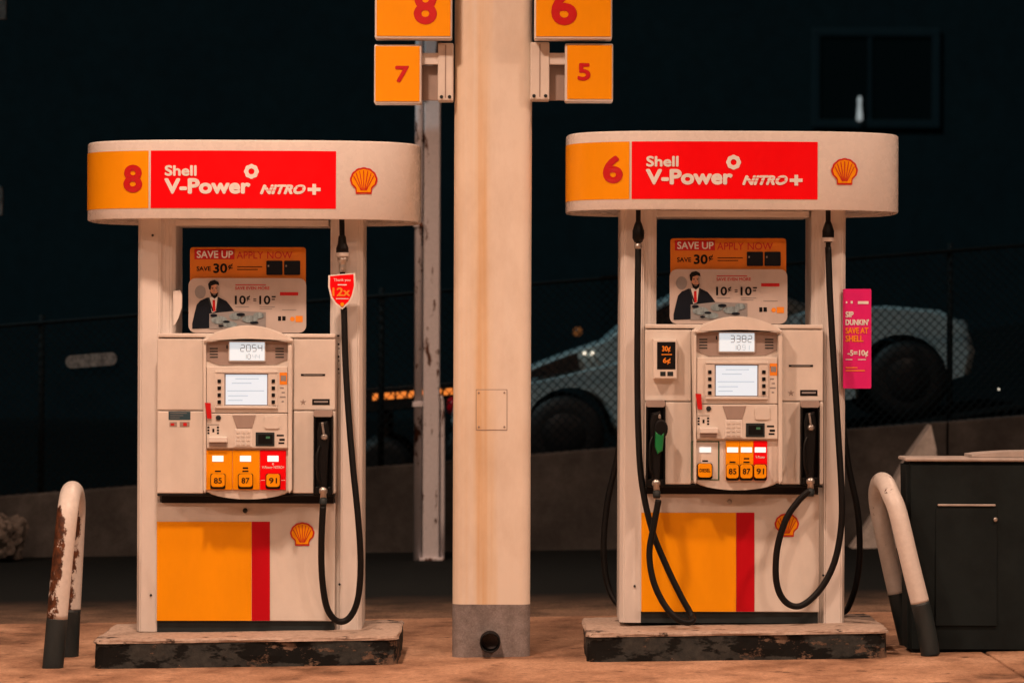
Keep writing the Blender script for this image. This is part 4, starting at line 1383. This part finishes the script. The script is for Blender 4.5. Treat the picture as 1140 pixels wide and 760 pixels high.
        hose(P, m, whip, 0.013, 'upper_hose')
        bk = MB()
        a, b = m(380.8, 262, 0.045), m(381.2, 281, 0.043)
        bk.lathe(a, b, [(0, 0.014), (0.1, 0.018), (0.5, 0.022), (0.75, 0.03), (1, 0.03)], 14)
        bw = bk.build('breakaway', M['black'], P)
        MB().lathe(m(381.2, 281.2, 0.043), m(381.3, 286, 0.043), [(0, 0.031), (1, 0.031)], 14).build('breakaway_ring', M['whiteprint'], bw)
        MB().lathe(m(381.3, 286.2, 0.043), m(381.6, 303, 0.04), [(0, 0.026), (0.3, 0.024), (0.35, 0.016), (0.6, 0.018), (1, 0.016)], 14).build('coupling', M['steel'], bw)
    else:
        N = W
        def mm(px, py, y):
            return W(px, py, y)
        hb = nozzle_set(P, mm, 891.5, 912.6, 446, 543, False)
        hb2 = nozzle_set(P, mm, 719.4, 740.8, 445.5, 545, True)
        hp = [(922, 275, 0.05), (924, 330, 0.04), (928, 400, 0.02), (933, 480, 0.0), (937, 550, -0.01), (936, 590, 0.0), (928, 628, 0.0), (912, 657, 0.0), (891, 674, -0.01), (874, 669, -0.02), (864.5, 648, -0.04), (865, 612, -0.06), (875, 578, -0.08), (890, 556, -0.09), (901.5, 546, -0.095)]
        hose(P, mm, hp)
        hp = [(710.5, 275, 0.05), (709.8, 340, 0.04), (709.6, 420, 0.03), (711, 490, 0.01), (715, 540, -0.01), (726, 590, -0.02), (742, 630, -0.03), (758, 663, -0.04), (769, 683, -0.05), (771, 690, -0.08), (764, 692.5, -0.10), (752, 687, -0.11), (738, 670, -0.10), (727, 645, -0.09), (723, 615, -0.08), (728, 584, -0.085), (733.2, 556, -0.092)]
        hose(P, mm, hp)
        for xx in (710.6, 922):
            hose(P, mm, [(xx, 234, 0.05), (xx, 252, 0.05), (xx, 276, 0.05)], 0.012, 'upper_hose')
            bw = MB().lathe(mm(xx, 246, 0.05), mm(xx, 270, 0.05), [(0, 0.012), (0.15, 0.018), (0.45, 0.028), (0.8, 0.028), (1, 0.018)], 14).build('breakaway', M['black'], P)
            MB().lathe(mm(xx, 264.5 if xx > 800 else 271, 0.05), mm(xx, 269 if xx > 800 else 277, 0.05), [(0, 0.0295 if xx > 800 else 0.019), (1, 0.0295 if xx > 800 else 0.019)], 14).build('breakaway_ring', M['whiteprint'] if xx > 800 else M['steel'], bw)
        # flyer box on the left side panel
        fb = MB().pprism(mm, [(726.8, 377.5), (753.5, 377.5), (753.5, 421.5), (727.5, 421.5)], -0.055, -0.001, 0.006).build('flyer_box', M['panel'], P)
        MB().prect(mm, (731.5, 380.5, 752, 411), -0.0565).build('flyer_face', M['blackprint'], fb)
        t = MB()
        put_text(t, mm, '30¢', (737, 385, 746.5, 392.5), -0.0575, 0.03)
        put_text(t, mm, '6¢', (738, 398, 746.5, 405.5), -0.0575, 0.03)
        t.prect(mm, (736.5, 394, 748, 395), -0.0575)
        t.build('flyer_print', M['orangeprint'], fb)
        t = MB()
        t.prect(mm, (735, 413.5, 741, 418.5), -0.0565); t.prect(mm, (743, 413.5, 749.5, 418.5), -0.0565)
        t.build('flyer_mark', M['dark'], fb)
        # hoses of the far side
        hose(P, mm, [(691.5, 480, 0.50), (686, 515, 0.53), (676, 560, 0.55), (672, 610, 0.56), (676, 648, 0.56), (686, 670, 0.53), (698, 676, 0.51)], 0.0155, 'rear_hose')
        hose(P, mm, [(938, 470, 0.50), (945, 520, 0.53), (955, 570, 0.55), (957, 615, 0.56), (953, 650, 0.56), (944, 676, 0.53), (936, 682, 0.51)], 0.0155, 'rear_hose')
    return P
make_pump('L')
make_pump('R')

# ------------------------------------------------------------------ poster boards above the pump bodies
def poster(S, label, base):
    def m(px, py, y):
        return W(px, py, y) + S
    t = thing('advertising_board', Vector((m(275, 371, 0.15).x, 0.15, m(275, 371, 0.15).z)), label, 'advertising board', 'advertising boards on the pumps')
    yb, yf = 0.215, 0.19
    top = MB().pprism(m, rrect(211.6, 275.2, 340.4, 366, 3), yb, yb + 0.012, 0.001).build('topper', M['topper'], t)
    y = yb - 0.002
    MB().prect(m, (216.5, 277.5, 261, 288.6), y).build('red_box', M['redprint'], top)
    q = MB()
    put_text(q, m, 'SAVE UP', (219, 279, 259.5, 287.3), y - 0.0015, 0.03)
    q.build('lettering', M['whiteprint'], top)
    q = MB()
    put_text(q, m, 'APPLY', (263.5, 280, 293, 288), y, 0.0)
    put_text(q, m, 'NOW', (297.5, 280, 325.5, 288), y, 0.0)
    q.build('lettering', M['redprint'], top)
    q = MB()
    put_text(q, m, 'SAVE', (218.8, 296.5, 234.6, 301.5), y, 0.03)
    put_text(q, m, '30', (237.4, 293.2, 253, 304), y, 0.045)
    put_text(q, m, '¢', (254, 293.5, 259, 300.5), y, 0.02)
    for k in range(2):
        q.prect(m, (264, 296.6 + 3 * k, 292 - 5 * k, 297.4 + 3 * k), y)
    q.build('lettering', M['blackprint'], top)
    for a in (296.5, 316.2):
        c = MB().pprism(m, rrect(a, 290.2, a + 18, 306, 1.2), y - 0.003, y - 0.001, 0.0005).build('payment_card', M['navy'], top)
        MB().prect(m, (a + 1.5, 295, a + 3.2, 297), y - 0.0045).build('card_chip', M['greyprint'], top)
    card = MB().pprism(m, rrect(209.8, 309.6, 340.8, 370.4, 8), yf, yf + 0.010, 0.001).build('card', M['card'], t)
    y = yf - 0.0015
    MB().ppoly(m, ell(223, 325, 6.2, 7.4), y).build('grey_disc', M['greyprint'], card)
    q = MB()
    q.ppoly(m, [(214, 360), (216.5, 349), (219, 339), (223, 334.5), (231, 331), (236, 336), (243, 330.5), (252, 335), (257, 341), (262, 348), (262, 357), (240, 365), (214, 366)], y - 0.001)
    q.build('suit_print', M['navy'], card)
    q = MB()
    q.ppoly(m, [(232.5, 331), (242.5, 330), (241, 346), (236, 348)], y - 0.002)
    q.build('shirt_print', M['whiteprint'], card)
    MB().ppoly(m, [(236.6, 334), (239.4, 333.6), (240, 346), (236.5, 347)], y - 0.003).build('tie_print', M['redprint'], card)
    MB().ppoly(m, ell(238.3, 322.5, 4.6, 8.4), y - 0.0024).build('face_print', M['skin'], card)
    q = MB()
    q.ppoly(m, [(232.6, 322), (231.6, 316), (234, 312.8), (239, 311.6), (243.4, 314), (244, 317.5), (240, 316.4), (235.2, 318), (234.4, 323)], y - 0.0036)
    q.ppoly(m, [(233.7, 324), (236, 326.6), (241, 326.6), (243, 325), (242, 330), (238.8, 332.4), (235.4, 330)], y - 0.0036)
    for ex in (236.6, 240.6):
        q.ppoly(m, ell(ex, 321.2, 0.75, 0.5, 8), y - 0.0036)
        q.ppoly(m, [(ex - 1.2, 319.8), (ex + 1.2, 319.6), (ex + 1.2, 320.2), (ex - 1.2, 320.4)], y - 0.0036)
    q.build('hair_print', M['blackprint'], card)
    q = MB()
    q.ppoly(m, [(238.5, 321.5), (239.4, 324.4), (237.6, 324.6)], y - 0.0034)
    q.ppoly(m, [(241.0, 317), (243.0, 319), (242.8, 324.5), (241.2, 325)], y - 0.0034)
    q.ppoly(m, [(236.8, 327.2), (240.6, 327.1), (239.8, 328.1), (237.4, 328.1)], y - 0.0046)
    q.build('face_shade_print', M['brown'], card)
    q = MB()
    q.ppoly(m, [(231, 331.5), (233, 331), (237.4, 345), (236.6, 347.5)], y - 0.0034)
    q.ppoly(m, [(242.4, 330.4), (244.2, 331), (241.4, 345), (240, 347)], y - 0.0034)
    q.build('lapel_print', M['dark'], card)
    q = MB()
    for cx_, cy_, rx, ry in ((244, 356, 9, 4.5), (262, 352, 7, 4), (278, 355, 9, 4), (288, 351, 6, 3.4), (256, 361, 8, 3.5)):
        q.ppoly(m, ell(cx_, cy_, rx, ry, 12), y - 0.004 - 0.0002 * cx_ % 0.002)
    q.build('picture_print', M['bluegrey'], card)
    q = MB()
    q.ppoly(m, [(233, 349), (262, 346), (296, 347.5), (296, 366), (233, 366)], y - 0.0016)
    q.build('picture_ground', M['greyprint'], card)
    q = MB()
    for cx_, cy_, rx, ry in ((238, 351, 4, 1.8), (252, 358, 4, 1.4), (268, 350, 5, 1.8), (283, 359, 5, 1.4), (246, 362.5, 3, 1.2)):
        q.ppoly(m, ell(cx_, cy_, rx, ry, 10), y - 0.0072)
    q.build('picture_shade_print', M['navy'], card)
    q = MB()
    put_text(q, m, '10', (261.4, 329, 273.6, 338.8), y, 0.04)
    put_text(q, m, '¢', (274.6, 328.6, 278.4, 335), y, 0.02)
    put_text(q, m, '=', (282, 332.4, 285.4, 335), y, 0.02)
    put_text(q, m, '10', (288.6, 329, 301, 338.8), y, 0.04)
    q.prect(m, (302.4, 329.5, 307, 331), y); q.prect(m, (302.4, 332.6, 306, 333.8), y)
    q.prect(m, (309.5, 352, 313, 357), y); q.prect(m, (314.2, 352, 318, 356.8), y)
    q.build('lettering', M['blackprint'], card)
    q = MB()
    put_text(q, m, 'SAVE EVEN MORE', (261.8, 319, 300, 322.4), y, 0.02)
    q.prect(m, (262, 316.6, 296, 317.5), y)
    q.prect(m, (311.6, 325.2, 332, 328.8), y)
    q.build('red_print', M['redprint'], card)
    q = MB()
    for r in ((262, 341.2, 277, 341.9), (289, 341.2, 306, 341.9), (289, 343.4, 303, 344), (314, 344.6, 330, 345.2)):
        q.prect(m, r, y)
    q.build('small_print', M['greyprint'], card)
    q = MB()
    q.ppoly(m, ell(325.5, 355, 2.6, 2.6, 12), y)
    q.prect(m, (329, 351.6, 337, 358.4), y)
    q.build('orange_mark', M['orangeprint'], card)
    return t
poster(Vector((0, 0, 0)), 'orange and white card board on the one-hose pump, left of column', OL)
poster(OR_ - OL, 'orange and white card board on the two-hose pump beside magenta sign', OR_)

def shield():
    y = 0.0
    pts = [(365.5, 306.5), (380, 305), (395.5, 304), (396, 318), (393, 330), (388.5, 338), (381, 344.5), (373.5, 339), (368, 331), (365.3, 319)]
    b = W(381, 344.5, y)
    t = thing('hanging_tag', b, 'red shield tag reading 12x hung on the left pump hose', 'tag')
    MB().pprism(W, pts, y, y + 0.006, 0.001).build('border', M['whiteprint'], t)
    c = (380.7, 323)
    f = MB().ppoly(W, [(c[0] + (px - c[0]) * 0.87, c[1] + (py - c[1]) * 0.9 - 0.6) for px, py in pts], y - 0.0015).build('face', M['red'], t)
    q = MB()
    put_text(q, W, '12x', (370, 320, 390, 329.6), y - 0.003, 0.045)
    q.build('lettering', M['orangeprint'], f)
    q = MB()
    put_text(q, W, 'Thank you', (371.5, 310, 390, 314), y - 0.003, 0.01)
    q.prect(W, (376, 316.4, 386, 317.6), y - 0.003); q.prect(W, (374, 332, 388, 332.9), y - 0.003)
    q.build('small_lettering', M['whiteprint'], f)
    e, fill, ribs = emblem(W, 381, 338.8, 5, 5, y - 0.003, f)
    fill.build('emblem_fill', M['yellow'], f)
    ribs.bm.free()
shield()

def magenta_sign():
    y = 0.10
    t = thing('flag_sign', W(955, 432, y), 'narrow magenta sign with white and orange lettering on right pump', 'sign')
    MB().pprism(W, rrect(938.6, 321.5, 970, 432.3, 1.5), y, y + 0.012, 0.001).build('board', M['magenta'], t)
    b = t.children[0]
    q = MB()
    yy = y - 0.002
    put_text(q, W, 'SIP', (941.2, 346.6, 950.4, 353.4), yy, 0.05)
    put_text(q, W, "DUNKIN'", (941.2, 355.2, 967.4, 362), yy, 0.05)
    put_text(q, W, '-5=10¢', (943.5, 389.4, 966.6, 397.6), yy, 0.04)
    q.prect(W, (941.5, 335.4, 943.3, 337.6), yy); q.prect(W, (947, 335, 949.4, 337.8), yy); q.prect(W, (955, 335.2, 967, 338.4), yy)
    q.prect(W, (941.4, 399.6, 949, 400.6), yy); q.prect(W, (955, 399.6, 964, 400.6), yy)
    q.build('lettering', M['whiteprint'], b)
    q = MB()
    put_text(q, W, 'SAVE AT', (941.2, 364.4, 966.8, 371.4), yy, 0.05)
    put_text(q, W, 'SHELL', (941.2, 373.2, 961.2, 380.4), yy, 0.05)
    q.prect(W, (941.4, 408.6, 954.6, 409.8), yy); q.prect(W, (941.4, 411.8, 963, 413), yy)
    q.build('lettering', M['orangeprint'], b)
    MB().pbox(W, (938.2, 330, 941, 334), y + 0.0125, y + 0.06).build('bracket', M['steel'], t)
    MB().pbox(W, (938.2, 420, 941, 424), y + 0.0125, y + 0.06).build('bracket', M['steel'], t)
magenta_sign()

# ------------------------------------------------------------------ hoop guards
M['hoopL'] = worn_white('rusty_white_hoop', 10.0, 0.36, 0.62, (0.76, 0.73, 0.70), (1, 1, 0.6), gen=(0.03, -0.055))
M['hoopR'] = worn_white('chipped_white_hoop', 9.0, 0.655, 0.68, (0.76, 0.73, 0.70), (1, 1, 0.5))
def hoop(path_px, r, split_py, mat, label):
    pts = [W(px, py, y) for px, py, y in path_px]
    base = pts[0]
    t = thing('hoop_guard', (base.x, (pts[0].y + pts[-1].y) / 2, GZ(base.x)), label, 'hoop guard', 'steel hoop guards at the ends of the pump row')
    # smooth path then split where the paint changes
    P = [Vector(p) for p in pts]
    out = []
    for i in range(len(P) - 1):
        p0 = P[max(i - 1, 0)]; p1 = P[i]; p2 = P[i + 1]; p3 = P[min(i + 2, len(P) - 1)]
        for k in range(10):
            s = k / 10
            out.append(0.5 * ((2 * p1) + (p2 - p0) * s + (2 * p0 - 5 * p1 + 4 * p2 - p3) * s * s + (3 * p1 - p0 - 3 * p2 + p3) * s ** 3))
    out.append(P[-1])
    zs = split_py
    i0 = next(i for i, p in enumerate(out) if p.z > zs)
    i1 = max(i for i, p in enumerate(out) if p.z > zs)
    def cut(a, b):
        k = (zs - a.z) / (b.z - a.z)
        return a + (b - a) * k
    ca, cb = cut(out[i0 - 1], out[i0]), cut(out[i1], out[i1 + 1])
    MB().tube(out[:i0] + [ca], r + 0.0006, 24, 1).build('leg', M['hoopdark'], t)
    MB().tube([ca] + out[i0:i1 + 1] + [cb], r, 24, 1).build('hoop', mat, t)
    MB().tube([cb] + out[i1 + 1:], r + 0.0006, 24, 1).build('leg', M['hoopdark'], t)
hoop([(58.5, 746, -0.10), (62.5, 700, -0.10), (68, 640, -0.095), (73.5, 585, -0.08), (76.5, 560, -0.03), (79, 548, 0.10), (82, 548, 0.24), (84, 562, 0.36), (83, 590, 0.40), (80, 650, 0.41), (77.5, 700, 0.41), (76, 739, 0.41)], 0.049, W(60, 686, 0).z, M['hoopL'], 'rust flaked white hoop guard beside the left pump')
hoop([(1036, 729, -0.10), (1029, 690, -0.10), (1014, 630, -0.10), (1000, 572, -0.08), (992, 551, -0.03), (985, 537, 0.10), (979, 538, 0.24), (977, 556, 0.36), (983, 590, 0.40), (994, 640, 0.41), (1003, 680, 0.41), (1012, 718, 0.41)], 0.044, W(1020, 668, 0).z, M['hoopR'], 'leaning white hoop guard in front of the dark bin')

# ------------------------------------------------------------------ bin
def waste_bin():
    y = 0.02
    b = W(1100, 726, y)
    t = thing('waste_bin', (b.x + 0.15, y + 0.3, GZ(b.x)), 'large dark plastic bin with rim coloured as if lit from above, at right edge', 'bin')
    x0 = W(1009, 600, y).x; x1 = x0 + 1.05
    z0 = GZ(x0) - 0.002; z1 = W(1060, 513, y).z
    mb = MB()
    lo = [(x0 + 0.012, y + 0.01), (x1 - 0.012, y + 0.01), (x1 - 0.012, y + 0.23), (x0 + 0.012, y + 0.23)]
    hi = [(x0, y), (x1, y), (x1, y + 0.25), (x0, y + 0.25)]
    a = [mb.bm.verts.new((p[0], p[1], z0)) for p in lo]
    c = [mb.bm.verts.new((p[0], p[1], z1)) for p in hi]
    mb.bm.faces.new(a[::-1]); mb.bm.faces.new(c)
    for k in range(4):
        mb.bm.faces.new((a[k], a[(k + 1) % 4], c[(k + 1) % 4], c[k]))
    bmesh.ops.bevel(mb.bm, geom=list(mb.bm.edges), offset=0.02, segments=3, affect='EDGES')
    body = mb.build('body', M['bin'], t)
    rim = MB().box(x0 - 0.008, x1 + 0.008, y - 0.008, y + 0.258, z1 - 0.002, z1 + 0.016, 0.008, 3).build('rim', M['binrimlit'], t)
    c0 = W(1082, 510, y).x
    mb = MB()
    n = 16
    prof = [(c0 + (x1 - 0.05 - c0) * k / n, z1 + 0.0165 + 0.030 * math.sin(PI * min(1, 0.08 + k / n)) ** 0.6) for k in range(n + 1)]
    mb.prism([(c0, z1 + 0.0162)] + prof + [(x1 - 0.05, z1 + 0.0162)], y + 0.005, y + 0.24, 0.004).build('lid', M['binrimlit'], t)
    # flap outline
    q = W(1042, 563, y); r = W(1110, 563, y)
    MB().prism([(q.x, W(0, 692, y).z), (r.x, W(0, 692, y).z), (r.x, q.z - 0.012), (r.x - 0.012, q.z), (q.x + 0.012, q.z), (q.x, q.z - 0.012)], y - 0.002, y + 0.02, 0.0015, 2).build('flap', M['bin'], body)
    MB().box(q.x + 0.008, r.x - 0.008, y - 0.010, y + 0.004, q.z + 0.0005, q.z + 0.010, 0.003).build('flap_edge', M['binrimlit'], body)
    v = W(1108, 578, y)
    MB().lathe((v.x, y - 0.016, v.z), (v.x, y - 0.0062, v.z), [(0, 0.006), (0.5, 0.011), (1, 0.012)], 12).build('lock', M['steel'], body)
waste_bin()
